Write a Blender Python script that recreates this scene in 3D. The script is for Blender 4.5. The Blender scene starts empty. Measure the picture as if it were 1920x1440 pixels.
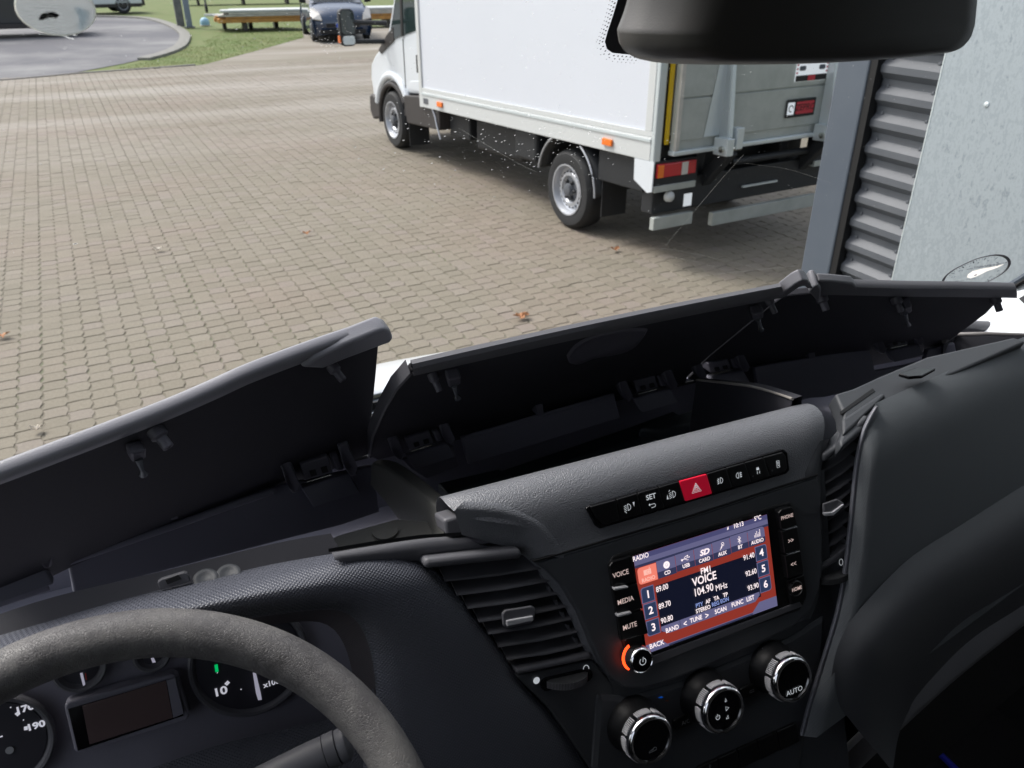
import bpy, bmesh, math, random
from mathutils import Vector, Matrix
from math import sin, cos, pi, radians, sqrt
random.seed(7)
SC = bpy.context.scene
COL = SC.collection
H = 2.2                      # height of the eye over the paving

# ------------------------------------------------------------------ camera
PITCH, YAW, FPX = radians(28.07), radians(24.1), 1500.0
R_ = Vector((cos(YAW), -sin(YAW), 0))
FH = Vector((sin(YAW), cos(YAW), 0))
F_ = FH * cos(PITCH) + Vector((0, 0, -sin(PITCH)))
U_ = FH * sin(PITCH) + Vector((0, 0, cos(PITCH)))
cam = bpy.data.objects.new('camera', bpy.data.cameras.new('camera'))
COL.objects.link(cam)
m = Matrix.Identity(3)
for i in range(3):
    m[i][0], m[i][1], m[i][2] = R_[i], U_[i], -F_[i]
cam.matrix_world = Matrix.Translation((0, 0, H)) @ m.to_4x4()
cam.data.sensor_width = 36
cam.data.lens = 36 * FPX / 1920
cam.data.dof.use_dof = True; cam.data.dof.focus_distance = .80; cam.data.dof.aperture_fstop = 14
cam.data.clip_start = 0.02
cam.data.clip_end = 600
SC.camera = cam

# ------------------------------------------------------------------ light
w = bpy.data.worlds.new('World'); SC.world = w; w.use_nodes = True
nt = w.node_tree
bg = nt.nodes['Background']
sky = nt.nodes.new('ShaderNodeTexSky')
sky.sky_type = 'NISHITA'; sky.sun_disc = False
SUN_EL, SUN_AZ = radians(52), radians(-42)       # azimuth from +Y towards +X
sky.sun_elevation = SUN_EL; sky.sun_rotation = SUN_AZ
sky.air_density = 1.0; sky.dust_density = 4.0; sky.ozone_density = 1.0
hsv = nt.nodes.new('ShaderNodeHueSaturation'); hsv.inputs['Saturation'].default_value = 0.45
nt.links.new(sky.outputs[0], hsv.inputs['Color'])
nt.links.new(hsv.outputs[0], bg.inputs[0])
bg.inputs[1].default_value = 0.15
sun = bpy.data.objects.new('sun', bpy.data.lights.new('sun', 'SUN'))
COL.objects.link(sun)
sun.data.energy = 1.5; sun.data.angle = radians(18); sun.data.color = (1, .96, .91)
sd = Vector((sin(SUN_AZ) * cos(SUN_EL), cos(SUN_AZ) * cos(SUN_EL), sin(SUN_EL)))
sun.rotation_euler = sd.to_track_quat('Z', 'Y').to_euler()
SC.view_settings.view_transform = 'Standard'
SC.view_settings.look = 'None'
SC.view_settings.exposure = 0.78
SC.view_settings.gamma = 1
SC.render.engine = 'CYCLES'
SC.cycles.use_denoising = True
SC.cycles.max_bounces = 8
SC.cycles.transparent_max_bounces = 16

# ------------------------------------------------------------------ sight lines -> points on real surfaces
def ray(px, py):
    return R_ * (px - 960) - U_ * (py - 720) + F_ * FPX
def PN(px, py, n, d):
    r = ray(px, py); return r * (d / r.dot(n))
NF = Vector((0, -.926, .378)).normalized()       # out of the console face, towards the driver
VF = Vector((0, .378, .926)).normalized()        # up in the console face
XF = Vector((1, 0, 0))
def FA(px, py, off=0.0): return PN(px, py, NF, -.631 + off)
def PX(px, py, x): return PN(px, py, Vector((1, 0, 0)), x)
def PY(px, py, y): return PN(px, py, Vector((0, 1, 0)), y)
def PZ(px, py, z): return PN(px, py, Vector((0, 0, 1)), z)
def GR(px, py, h=0.0): return PZ(px, py, -H + h)
def P3(px, py, a, b, c):
    n = (b - a).cross(c - a).normalized(); return PN(px, py, n, n.dot(a))
def WSs(x): return .49 - .25 * (x - .415) ** 2   # windscreen surface: y + z = WSs(x)
def WS(px, py, push=0.0):
    r = ray(px, py); s = r.y + r.z
    a = .25 * r.x * r.x; b = s - .5 * .415 * r.x; c = -(.49 - push) + .25 * .415 ** 2
    t = (-b + sqrt(max(b * b - 4 * a * c, 0))) / (2 * a) if a > 1e-9 else -c / b
    return r * t

# ------------------------------------------------------------------ materials
MATS = {}
def mat(name, color=(.5, .5, .5), rough=.5, metal=0.0, bump=None, vary=None, coat=0, spec=.5, emit=None, alpha=None, trans=0, tint=None):
    if name in MATS: return MATS[name]
    m = bpy.data.materials.new(name); m.use_nodes = True; MATS[name] = m
    t = m.node_tree; N = t.nodes; L = t.links
    b = N['Principled BSDF']
    b.inputs['Base Color'].default_value = (*color, 1)
    b.inputs['Roughness'].default_value = rough
    b.inputs['Metallic'].default_value = metal
    b.inputs['Specular IOR Level'].default_value = spec
    b.inputs['Coat Weight'].default_value = coat
    b.inputs['Coat Roughness'].default_value = .05
    if tint: b.inputs['Specular Tint'].default_value = (*tint, 1)
    if trans: b.inputs['Transmission Weight'].default_value = trans
    if emit:
        b.inputs['Emission Color'].default_value = (*emit[0], 1)
        b.inputs['Emission Strength'].default_value = emit[1]
    tc = N.new('ShaderNodeTexCoord')
    if bump:                                     # (scale, strength, distance, detail)
        n = N.new('ShaderNodeTexNoise'); n.inputs['Scale'].default_value = bump[0]
        n.inputs['Detail'].default_value = bump[3] if len(bump) > 3 else 2
        L.new(tc.outputs['Object'], n.inputs['Vector'])
        bp = N.new('ShaderNodeBump'); bp.inputs['Strength'].default_value = bump[1]; bp.inputs['Distance'].default_value = bump[2]
        L.new(n.outputs['Fac'], bp.inputs['Height']); L.new(bp.outputs[0], b.inputs['Normal'])
    if vary:                                     # (scale, color2, low, high)
        n = N.new('ShaderNodeTexNoise'); n.inputs['Scale'].default_value = vary[0]; n.inputs['Detail'].default_value = 6
        n.inputs['Roughness'].default_value = .6
        L.new(tc.outputs['Object'], n.inputs['Vector'])
        mr = N.new('ShaderNodeMapRange'); mr.inputs['From Min'].default_value = vary[2]; mr.inputs['From Max'].default_value = vary[3]
        L.new(n.outputs['Fac'], mr.inputs['Value'])
        mx = N.new('ShaderNodeMix'); mx.data_type = 'RGBA'
        mx.inputs['A'].default_value = (*color, 1); mx.inputs['B'].default_value = (*vary[1], 1)
        L.new(mr.outputs[0], mx.inputs['Factor']); L.new(mx.outputs['Result'], b.inputs['Base Color'])
    return m

def M_grain(name, col, rough, scale=1400, strength=.5, dist=.0004):
    return mat(name, col, rough, bump=(scale, strength, dist, 1))
m_pad = mat('moulded grain plastic', (.14, .145, .163), .42, bump=(800, 1.0, .0009, 1), spec=1.0)
m_face = M_grain('matt charcoal plastic', (.052, .056, .064), .55, 1500, .35, .0003)
m_trim = M_grain('satin grey plastic', (.10, .10, .112), .48, 1200, .3, .0003)
m_lid = M_grain('black lid lining', (.027, .027, .035), .7, 1600, .3, .0003)
m_rim = M_grain('lid rim plastic', (.25, .25, .28), .3, 900, .5, .0005)
m_rim2 = M_grain('dark rim plastic', (.13, .13, .145), .45, 900, .5, .0005)
m_wall = M_grain('tray wall plastic', (.16, .16, .2), .55, 1600, .3, .0003)
m_hook = M_grain('hinge plastic', (.10, .097, .122), .45, 1500, .3, .0003)
m_black = mat('deep black plastic', (.004, .004, .005), .6)
m_gloss = mat('gloss black', (.004, .004, .005), .16)
m_btn = mat('button black', (.006, .006, .007), .38)
m_chrome = mat('chrome', (.82, .82, .84), .12, 1.0)
m_chromeb = mat('bright trim bar', (.66, .66, .69), .25, .35)
m_dchrome = mat('satin chrome', (.45, .45, .48), .3, 1.0)
m_red = mat('hazard red', (.62, .008, .035), .35, emit=((.8, .01, .05), .12))
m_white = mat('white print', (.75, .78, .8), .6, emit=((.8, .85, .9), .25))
m_print = mat('grey print', (.35, .36, .38), .6)
m_steel = mat('bright spring wire', (.6, .6, .55), .25, 1.0)
m_rubber = mat('rubber', (.018, .019, .021), .7, bump=(220, .4, .002))
m_vwhite = mat('white van paint', (.66, .70, .74), .28, coat=.4)
m_box = mat('white box panel', (.64, .67, .73), .35, vary=(.5, (.61, .64, .70), .35, .75))
m_skirt = mat('pale aluminium skirt', (.56, .58, .58), .45)
m_alu = mat('dull aluminium', (.44, .47, .45), .5, .25, vary=(6, (.36, .39, .37), .4, .7))
m_alub = mat('bright aluminium', (.62, .68, .7), .4, .4)
m_chassis = mat('black chassis', (.014, .016, .019), .6, bump=(60, .3, .004))
m_clad = mat('dark plastic cladding', (.035, .031, .031), .55, bump=(600, .3, .001))
m_orange = mat('orange lens', (.85, .18, .01), .25, coat=.5)
m_redl = mat('red lens', (.5, .01, .02), .25, coat=.5)
m_clearl = mat('clear lens', (.6, .58, .55), .2, coat=.5)
m_yellow = mat('yellow strip', (.75, .5, .02), .5)
m_silver = mat('silver wheel paint', (.5, .52, .56), .35, .5)
m_wglass = mat('tinted vehicle glass', (.02, .035, .035), .06, coat=.6)
m_blue = mat('dark blue car paint', (.02, .04, .085), .22, coat=1)
m_post = mat('slate grey post', (.075, .092, .118), .5, vary=(3, (.092, .11, .135), .4, .7))
m_corr = mat('slate corrugated steel', (.085, .093, .107), .55, .0, vary=(5, (.11, .118, .132), .4, .7))
m_asph = mat('worn asphalt', (.13, .13, .142), .75, bump=(60, .5, .01, 4), vary=(.35, (.24, .24, .24), .45, .7), spec=.15)
m_kerb = mat('pale kerb concrete', (.22, .215, .2), .8, bump=(40, .4, .005, 4), vary=(3, (.16, .16, .14), .4, .7))
m_leaf = mat('dry brown leaf', (.45, .24, .12), .7, vary=(60, (.3, .13, .06), .4, .7))
m_wood = mat('orange timber', (.5, .25, .06), .6, vary=(4, (.35, .17, .05), .4, .7))
m_pale = mat('pale boards', (.55, .53, .48), .6, vary=(4, (.4, .39, .36), .4, .7))
m_led = mat('red glow ring', (.3, .02, .0), .4, emit=((1, .06, .01), 2.2))
m_rubberblue = mat('blue piping', (.01, .03, .3), .5, emit=((.0, .02, .25), .0))

# leather of the steering wheel: creased grain, lighter worn patches
def leather():
    m = mat('worn wheel leather', (.15, .145, .145), .52)
    t = m.node_tree; N = t.nodes; L = t.links; b = N['Principled BSDF']
    tc = N.new('ShaderNodeTexCoord')
    v = N.new('ShaderNodeTexVoronoi'); v.inputs['Scale'].default_value = 600; v.feature = 'DISTANCE_TO_EDGE'
    ns = N.new('ShaderNodeTexNoise'); ns.inputs['Scale'].default_value = 60; ns.inputs['Detail'].default_value = 5
    mx = N.new('ShaderNodeMix'); mx.data_type = 'VECTOR'; mx.inputs['Factor'].default_value = .012
    L.new(tc.outputs['Object'], mx.inputs['A']); L.new(ns.outputs['Color'], mx.inputs['B'])
    L.new(tc.outputs['Object'], ns.inputs['Vector']); L.new(mx.outputs['Result'], v.inputs['Vector'])
    mr = N.new('ShaderNodeMapRange'); mr.inputs['From Max'].default_value = .12
    L.new(v.outputs['Distance'], mr.inputs['Value'])
    n2 = N.new('ShaderNodeTexNoise'); n2.inputs['Scale'].default_value = 26; n2.inputs['Detail'].default_value = 6; n2.inputs['Roughness'].default_value = .7
    L.new(tc.outputs['Object'], n2.inputs['Vector'])
    ad = N.new('ShaderNodeMath'); ad.operation = 'MULTIPLY_ADD'; ad.inputs[1].default_value = 2.2
    L.new(n2.outputs['Fac'], ad.inputs[0]); L.new(mr.outputs[0], ad.inputs[2])
    bp = N.new('ShaderNodeBump'); bp.inputs['Strength'].default_value = .55; bp.inputs['Distance'].default_value = .0006
    L.new(ad.outputs[0], bp.inputs['Height']); L.new(bp.outputs[0], b.inputs['Normal'])
    n3 = N.new('ShaderNodeTexNoise'); n3.inputs['Scale'].default_value = 18; n3.inputs['Detail'].default_value = 8; n3.inputs['Roughness'].default_value = .75
    L.new(tc.outputs['Object'], n3.inputs['Vector'])
    cr = N.new('ShaderNodeValToRGB'); e = cr.color_ramp.elements
    e[0].position = .34; e[0].color = (.058, .055, .057, 1); e[1].position = .46; e[1].color = (.100, .096, .099, 1)
    k = cr.color_ramp.elements.new(.66); k.color = (.165, .16, .156, 1)
    L.new(n3.outputs['Fac'], cr.inputs[0]); L.new(cr.outputs[0], b.inputs['Base Color'])
    return m
m_leather = leather()

# woven technical grain of the instrument hood / glove box: fine diagonal lattice of bumps
def weave(name, col, pitch, strength, rough):
    m = mat(name, col, rough)
    t = m.node_tree; N = t.nodes; L = t.links; b = N['Principled BSDF']
    tc = N.new('ShaderNodeTexCoord')
    outs = []
    for sg in (1, -1):
        dp = N.new('ShaderNodeVectorMath'); dp.operation = 'DOT_PRODUCT'; dp.inputs[1].default_value = (.7 * 6.2832 / pitch, sg * .6 * 6.2832 / pitch, sg * .7 * 6.2832 / pitch)
        L.new(tc.outputs['Object'], dp.inputs[0])
        sn = N.new('ShaderNodeMath'); sn.operation = 'SINE'; L.new(dp.outputs['Value'], sn.inputs[0])
        wv = N.new('ShaderNodeMath'); wv.operation = 'MULTIPLY_ADD'; wv.inputs[1].default_value = .5; wv.inputs[2].default_value = .5
        L.new(sn.outputs[0], wv.inputs[0]); outs.append(wv)
    ml = N.new('ShaderNodeMath'); ml.operation = 'MULTIPLY'
    L.new(outs[0].outputs[0], ml.inputs[0]); L.new(outs[1].outputs[0], ml.inputs[1])
    bp = N.new('ShaderNodeBump'); bp.inputs['Strength'].default_value = strength; bp.inputs['Distance'].default_value = .001
    L.new(ml.outputs[0], bp.inputs['Height']); L.new(bp.outputs[0], b.inputs['Normal'])
    return m
m_weave = weave('woven grain plastic', (.085, .09, .112), .0026, .6, .42)
m_weave2 = weave('fine woven grain plastic', (.12, .132, .145), .0014, .35, .5)

def ribbed(name, col):
    m = mat(name, col, .5)
    t = m.node_tree; N = t.nodes; L = t.links; b = N['Principled BSDF']
    tc = N.new('ShaderNodeTexCoord'); wv = N.new('ShaderNodeTexWave'); wv.bands_direction = 'Z'; wv.inputs['Scale'].default_value = .314 / .0022
    L.new(tc.outputs['Object'], wv.inputs['Vector'])
    bp = N.new('ShaderNodeBump'); bp.inputs['Strength'].default_value = .5; bp.inputs['Distance'].default_value = .0006
    L.new(wv.outputs['Fac'], bp.inputs['Height']); L.new(bp.outputs[0], b.inputs['Normal'])
    return m
m_ribs = ribbed('ribbed cluster lining', (.07, .06, .066))

def galvanised():
    m = mat('galvanised sheet', (.44, .48, .5), .45, .35)
    t = m.node_tree; N = t.nodes; L = t.links; b = N['Principled BSDF']
    tc = N.new('ShaderNodeTexCoord')
    n1 = N.new('ShaderNodeTexNoise'); n1.inputs['Scale'].default_value = 48; n1.inputs['Detail'].default_value = 6; n1.inputs['Roughness'].default_value = .7
    mp = N.new('ShaderNodeMapping'); mp.inputs['Scale'].default_value = (1, 1, .55)
    n2 = N.new('ShaderNodeTexNoise'); n2.inputs['Scale'].default_value = 2.4; n2.inputs['Detail'].default_value = 4
    L.new(tc.outputs['Object'], mp.inputs[0]); L.new(mp.outputs[0], n1.inputs['Vector']); L.new(tc.outputs['Object'], n2.inputs['Vector'])
    sm = N.new('ShaderNodeMath'); sm.operation = 'MULTIPLY_ADD'; sm.inputs[1].default_value = .55
    L.new(n2.outputs['Fac'], sm.inputs[0]); L.new(n1.outputs['Fac'], sm.inputs[2])
    cr = N.new('ShaderNodeValToRGB'); e = cr.color_ramp.elements
    e[0].position = .46; e[0].color = (.46, .51, .545, 1); e[1].position = 1.0; e[1].color = (.34, .39, .43, 1)
    for pos, c in ((.60, (.41, .46, .495, 1)), (.70, (.33, .375, .41, 1)), (.80, (.40, .45, .485, 1)), (.90, (.34, .385, .42, 1)), (.94, (.25, .29, .32, 1)), (.97, (.33, .375, .41, 1))):
        k = cr.color_ramp.elements.new(pos); k.color = c
    L.new(sm.outputs[0], cr.inputs[0]); L.new(cr.outputs[0], b.inputs['Base Color'])
    return m
m_galv = galvanised()

def paver_mat():
    m = mat('concrete paving stone', (.3, .28, .25), .85)
    t = m.node_tree; N = t.nodes; L = t.links; b = N['Principled BSDF']
    g = N.new('ShaderNodeNewGeometry'); oi = N.new('ShaderNodeObjectInfo')
    ad = N.new('ShaderNodeMath'); ad.operation = 'ADD'; L.new(g.outputs['Random Per Island'], ad.inputs[0]); L.new(oi.outputs['Random'], ad.inputs[1])
    fr = N.new('ShaderNodeMath'); fr.operation = 'FRACT'; L.new(ad.outputs[0], fr.inputs[0])
    cr = N.new('ShaderNodeValToRGB'); e = cr.color_ramp.elements
    e[0].position = 0; e[0].color = (.182, .162, .125, 1); e[1].position = 1; e[1].color = (.22, .197, .156, 1)
    for pos, c in ((.3, (.195, .173, .134, 1)), (.62, (.202, .18, .141, 1)), (.82, (.202, .177, .142, 1)), (.95, (.21, .183, .153, 1))):
        k = cr.color_ramp.elements.new(pos); k.color = c
    L.new(fr.outputs[0], cr.inputs[0])
    # weather: world-position patches, pinkish and pale
    n1 = N.new('ShaderNodeTexNoise'); n1.inputs['Scale'].default_value = .5; n1.inputs['Detail'].default_value = 3
    L.new(g.outputs['Position'], n1.inputs['Vector'])
    mr = N.new('ShaderNodeMapRange'); mr.inputs['From Min'].default_value = .48; mr.inputs['From Max'].default_value = .62
    L.new(n1.outputs['Fac'], mr.inputs['Value'])
    m1 = N.new('ShaderNodeMix'); m1.data_type = 'RGBA'; m1.blend_type = 'MULTIPLY'
    m1.inputs['B'].default_value = (1.03, .985, 1.0, 1); L.new(cr.outputs[0], m1.inputs['A']); L.new(mr.outputs[0], m1.inputs['Factor'])
    n2 = N.new('ShaderNodeTexNoise'); n2.inputs['Scale'].default_value = 55; n2.inputs['Detail'].default_value = 6; n2.inputs['Roughness'].default_value = .7
    L.new(g.outputs['Position'], n2.inputs['Vector'])
    mr2 = N.new('ShaderNodeMapRange'); mr2.inputs['From Min'].default_value = .25; mr2.inputs['From Max'].default_value = .8
    mr2.inputs['To Min'].default_value = .78; mr2.inputs['To Max'].default_value = 1.2; L.new(n2.outputs['Fac'], mr2.inputs['Value'])
    m2 = N.new('ShaderNodeVectorMath'); m2.operation = 'SCALE'; L.new(m1.outputs['Result'], m2.inputs[0]); L.new(mr2.outputs[0], m2.inputs['Scale'])
    # pale dusty wash across the far part of the yard and mossy near the wall
    mp = N.new('ShaderNodeMapping'); mp.inputs['Scale'].default_value = (.06, .5, 1)
    n3 = N.new('ShaderNodeTexNoise'); n3.inputs['Scale'].default_value = 1.1; n3.inputs['Detail'].default_value = 7; n3.inputs['Roughness'].default_value = .65
    L.new(g.outputs['Position'], mp.inputs[0]); L.new(mp.outputs[0], n3.inputs['Vector'])
    sp = N.new('ShaderNodeSeparateXYZ'); L.new(g.outputs['Position'], sp.inputs[0])
    mr3 = N.new('ShaderNodeMapRange'); mr3.inputs['From Min'].default_value = 9; mr3.inputs['From Max'].default_value = 16; L.new(sp.outputs['Y'], mr3.inputs['Value'])
    mr4 = N.new('ShaderNodeMapRange'); mr4.inputs['From Min'].default_value = .46; mr4.inputs['From Max'].default_value = .62; L.new(n3.outputs['Fac'], mr4.inputs['Value'])
    mu = N.new('ShaderNodeMath'); mu.operation = 'MULTIPLY'; L.new(mr3.outputs[0], mu.inputs[0]); L.new(mr4.outputs[0], mu.inputs[1])
    m3 = N.new('ShaderNodeMix'); m3.data_type = 'RGBA'; m3.inputs['B'].default_value = (.285, .262, .23, 1)
    L.new(mu.outputs[0], m3.inputs['Factor']); L.new(m2.outputs[0], m3.inputs['A']); L.new(m3.outputs['Result'], b.inputs['Base Color'])
    bp = N.new('ShaderNodeBump'); bp.inputs['Strength'].default_value = .3; bp.inputs['Distance'].default_value = .004
    L.new(n2.outputs['Fac'], bp.inputs['Height']); L.new(bp.outputs[0], b.inputs['Normal'])
    return m
m_paver = paver_mat()
m_grout = mat('sandy joint', (.155, .14, .11), .95, vary=(1.5, (.12, .13, .08), .45, .65))
m_grass = mat('turf', (.085, .135, .028), .9, vary=(2.2, (.15, .155, .06), .35, .7))
m_blade = mat('grass blade', (.17, .27, .06), .7, vary=(.6, (.28, .28, .11), .4, .62))

def clear_glass():
    m = bpy.data.materials.new('clear windscreen glass'); m.use_nodes = True
    N = m.node_tree.nodes; N.clear()
    o = N.new('ShaderNodeOutputMaterial'); t = N.new('ShaderNodeBsdfTransparent'); t.inputs[0].default_value = (.97, .98, .975, 1)
    m.node_tree.links.new(t.outputs[0], o.inputs[0]); return m
m_glass = clear_glass()
def film(name, col, a):
    m = bpy.data.materials.new(name); m.use_nodes = True
    N = m.node_tree.nodes; N.clear(); L = m.node_tree.links
    o = N.new('ShaderNodeOutputMaterial'); tr = N.new('ShaderNodeBsdfTransparent'); d = N.new('ShaderNodeBsdfDiffuse'); tl = N.new('ShaderNodeBsdfTranslucent')
    d.inputs[0].default_value = (*col, 1); tl.inputs[0].default_value = (*col, 1)
    m1 = N.new('ShaderNodeMixShader'); m1.inputs[0].default_value = .6; L.new(d.outputs[0], m1.inputs[1]); L.new(tl.outputs[0], m1.inputs[2])
    m2 = N.new('ShaderNodeMixShader'); m2.inputs[0].default_value = a; L.new(tr.outputs[0], m2.inputs[1]); L.new(m1.outputs[0], m2.inputs[2])
    L.new(m2.outputs[0], o.inputs[0]); return m
m_dust = film('white dust speck', (.85, .87, .88), .38)
m_scr = film('glass scratch', (.85, .86, .82), .09)

# ------------------------------------------------------------------ mesh builder
class MB:
    def __init__(s): s.v = []; s.f = []
    def add(s, vs, fs):
        b = len(s.v); s.v += [Vector(v) for v in vs]; s.f += [tuple(b + i for i in f) for f in fs]; return s
    def box(s, c, size, A=None):
        A = A or (Vector((1, 0, 0)), Vector((0, 1, 0)), Vector((0, 0, 1)))
        c = Vector(c); h = [x / 2 for x in size]; vs = []
        for i in (-1, 1):
            for j in (-1, 1):
                for k in (-1, 1): vs.append(c + A[0] * h[0] * i + A[1] * h[1] * j + A[2] * h[2] * k)
        return s.add(vs, [(0, 1, 3, 2), (4, 6, 7, 5), (0, 4, 5, 1), (2, 3, 7, 6), (0, 2, 6, 4), (1, 5, 7, 3)])
    def prism(s, poly, ext):                     # poly 3D outline, ext vector
        n = len(poly); ext = Vector(ext); p = [Vector(q) for q in poly]
        return s.add(p + [q + ext for q in p], [tuple(range(n))[::-1], tuple(range(n, 2 * n))] + [(i, (i + 1) % n, n + (i + 1) % n, n + i) for i in range(n)])
    def loft(s, rows, closed=False, caps=False):
        b = len(s.v); n = len(rows[0])
        for r in rows: s.v += [Vector(q) for q in r]
        for i in range(len(rows) - 1):
            for j in range(n if closed else n - 1):
                k = (j + 1) % n; s.f.append((b + i * n + j, b + i * n + k, b + (i + 1) * n + k, b + (i + 1) * n + j))
        if caps:
            s.f.append(tuple(b + j for j in range(n))[::-1]); s.f.append(tuple(b + (len(rows) - 1) * n + j for j in range(n)))
        return s
    def tube(s, path, rad, n=12, up=None, ry=None):
        path = [Vector(p) for p in path]; rows = []
        if not isinstance(rad, (list, tuple)): rad = [rad] * len(path)
        for i, p in enumerate(path):
            d = (path[min(i + 1, len(path) - 1)] - path[max(i - 1, 0)]).normalized()
            u = Vector(up) if up else (Vector((0, 0, 1)) if abs(d.z) < .9 else Vector((0, 1, 0)))
            a = d.cross(u).normalized(); b2 = a.cross(d).normalized()
            k = ry if ry else 1.0
            rows.append([p + a * rad[i] * k * cos(2 * pi * j / n) + b2 * rad[i] * sin(2 * pi * j / n) for j in range(n)])
        return s.loft(rows, True, True)
    def lathe(s, c, axis, prof, n=32, ref=None, caps=True):  # prof: (radius, along axis)
        axis = Vector(axis).normalized(); ref = Vector(ref) if ref else (Vector((1, 0, 0)) if abs(axis.x) < .9 else Vector((0, 0, 1)))
        a = (ref - axis * ref.dot(axis)).normalized(); b2 = axis.cross(a); c = Vector(c)
        rows = [[c + axis * h + (a * cos(2 * pi * j / n) + b2 * sin(2 * pi * j / n)) * max(r, 1e-5) for j in range(n)] for r, h in prof]
        return s.loft(rows, True, caps)
    def disc(s, c, a, b2, r, n=16, r2=None):
        c = Vector(c); r2 = r2 or r
        return s.add([c + a * r * cos(2 * pi * j / n) + b2 * r2 * sin(2 * pi * j / n) for j in range(n)], [tuple(range(n))])
    def ribbon(s, pts, w, nrm):
        pts = [Vector(p) for p in pts]; L1 = []; L2 = []
        for i, p in enumerate(pts):
            d = (pts[min(i + 1, len(pts) - 1)] - pts[max(i - 1, 0)])
            if d.length < 1e-9: d = pts[-1] - pts[0] + Vector((1e-6, 0, 0))
            a = Vector(nrm).cross(d.normalized()).normalized(); L1.append(p + a * w / 2); L2.append(p - a * w / 2)
        return s.loft([L1, L2])

def locw(o):
    l = Vector(o.location)
    while o.parent: o = o.parent; l += o.location
    return l
def mk(name, mb, mt, parent=None, smooth=None, bevel=0, bseg=2, solid=0, subd=0, label=None, cat=None, group=None, kind=None):
    vs = mb.v; n = len(vs)
    lo = Vector([min(v[i] for v in vs) for i in range(3)]); hi = Vector([max(v[i] for v in vs) for i in range(3)])
    c = (lo + hi) / 2 + Vector((0, 0, H))
    if parent is None: c.z = lo.z + H
    me = bpy.data.meshes.new(name)
    me.from_pydata([tuple(v + Vector((0, 0, H)) - c) for v in vs], [], mb.f)
    bm = bmesh.new(); bm.from_mesh(me)
    if bevel or solid or smooth: bmesh.ops.recalc_face_normals(bm, faces=bm.faces)
    bm.to_mesh(me); bm.free()
    o = bpy.data.objects.new(name, me); COL.objects.link(o)
    if isinstance(mt, (list, tuple)):
        for q in mt: me.materials.append(q)
    else: me.materials.append(mt)
    if parent is not None:
        o.parent = parent; o.location = c - locw(parent)
    else: o.location = c
    if solid:
        md = o.modifiers.new('solid', 'SOLIDIFY'); md.thickness = solid; md.offset = -1
    if subd:
        md = o.modifiers.new('sub', 'SUBSURF'); md.levels = subd; md.render_levels = subd
    if bevel:
        md = o.modifiers.new('bev', 'BEVEL'); md.width = bevel; md.segments = bseg; md.limit_method = 'ANGLE'; md.angle_limit = radians(32)
        md.harden_normals = False
    if smooth is not None or subd:
        for p in me.polygons: p.use_smooth = True
        if smooth and smooth < 180: me.set_sharp_from_angle(angle=radians(smooth))
    tag(o, label, cat, group, kind)
    return o
def tag(o, label=None, cat=None, group=None, kind=None):
    if label: o['label'] = label
    if cat: o['category'] = cat
    if group: o['group'] = group
    if kind: o['kind'] = kind
def empty(name, loc, label, cat, group=None, parent=None):
    o = bpy.data.objects.new(name, None); COL.objects.link(o); o.location = Vector(loc) + Vector((0, 0, H)); o.empty_display_size = .1
    if parent: o.parent = parent; o.location = o.location - locw(parent)
    tag(o, label, cat, group); return o
def copytree(o, delta, rot=0.0, parent=None):
    c = o.copy(); COL.objects.link(c)
    if parent is not None: c.parent = parent
    else:
        c.location = o.location + Vector(delta); c.rotation_euler = (0, 0, rot)
    for ch in o.children:
        copytree(ch, (0, 0, 0), 0, c)
    return c
def txt(s, p, size, mt, parent, name='lettering', ax=XF, ay=VF, align='CENTER', sx=1.0, bold=0.0, shear=0.0):
    cu = bpy.data.curves.new(name, 'FONT'); cu.body = s; cu.size = size; cu.align_x = align; cu.align_y = 'CENTER'
    cu.extrude = .00004; cu.offset = bold; cu.shear = shear; cu.materials.append(mt); cu.resolution_u = 3
    tmp = bpy.data.objects.new('tmp', cu); me = bpy.data.meshes.new_from_object(tmp); me.name = name
    bpy.data.objects.remove(tmp); bpy.data.curves.remove(cu)
    o = bpy.data.objects.new(name, me); COL.objects.link(o)
    ax = Vector(ax).normalized(); ay = Vector(ay).normalized(); az = ax.cross(ay)
    M = Matrix((ax, ay, az)).transposed()
    o.rotation_euler = M.to_euler(); o.scale = (sx, 1, 1)
    o.parent = parent; o.location = Vector(p) + Vector((0, 0, H)) - locw(parent)
    return o
def smooth_pts(pts, n=6):                        # Catmull-Rom through 2D or 3D points
    out = []; P = [Vector(p) for p in pts]
    for i in range(len(P) - 1):
        p0, p1, p2, p3 = P[max(i - 1, 0)], P[i], P[i + 1], P[min(i + 2, len(P) - 1)]
        for k in range(n):
            t = k / n
            out.append(.5 * ((2 * p1) + (p2 - p0) * t + (2 * p0 - 5 * p1 + 4 * p2 - p3) * t * t + (3 * p1 - p0 - 3 * p2 + p3) * t ** 3))
    out.append(P[-1]); return out
def resample(pts, n):
    P = [Vector(p) for p in pts]; L = [0]
    for i in range(1, len(P)): L.append(L[-1] + (P[i] - P[i - 1]).length)
    out = []; j = 0
    for k in range(n):
        s = L[-1] * k / (n - 1)
        while j < len(L) - 2 and L[j + 1] < s: j += 1
        t = (s - L[j]) / max(L[j + 1] - L[j], 1e-9); out.append(P[j].lerp(P[j + 1], min(max(t, 0), 1)))
    return out
def grid2(pts, n): return [tuple(p) for p in resample(smooth_pts(pts), n)]
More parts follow.
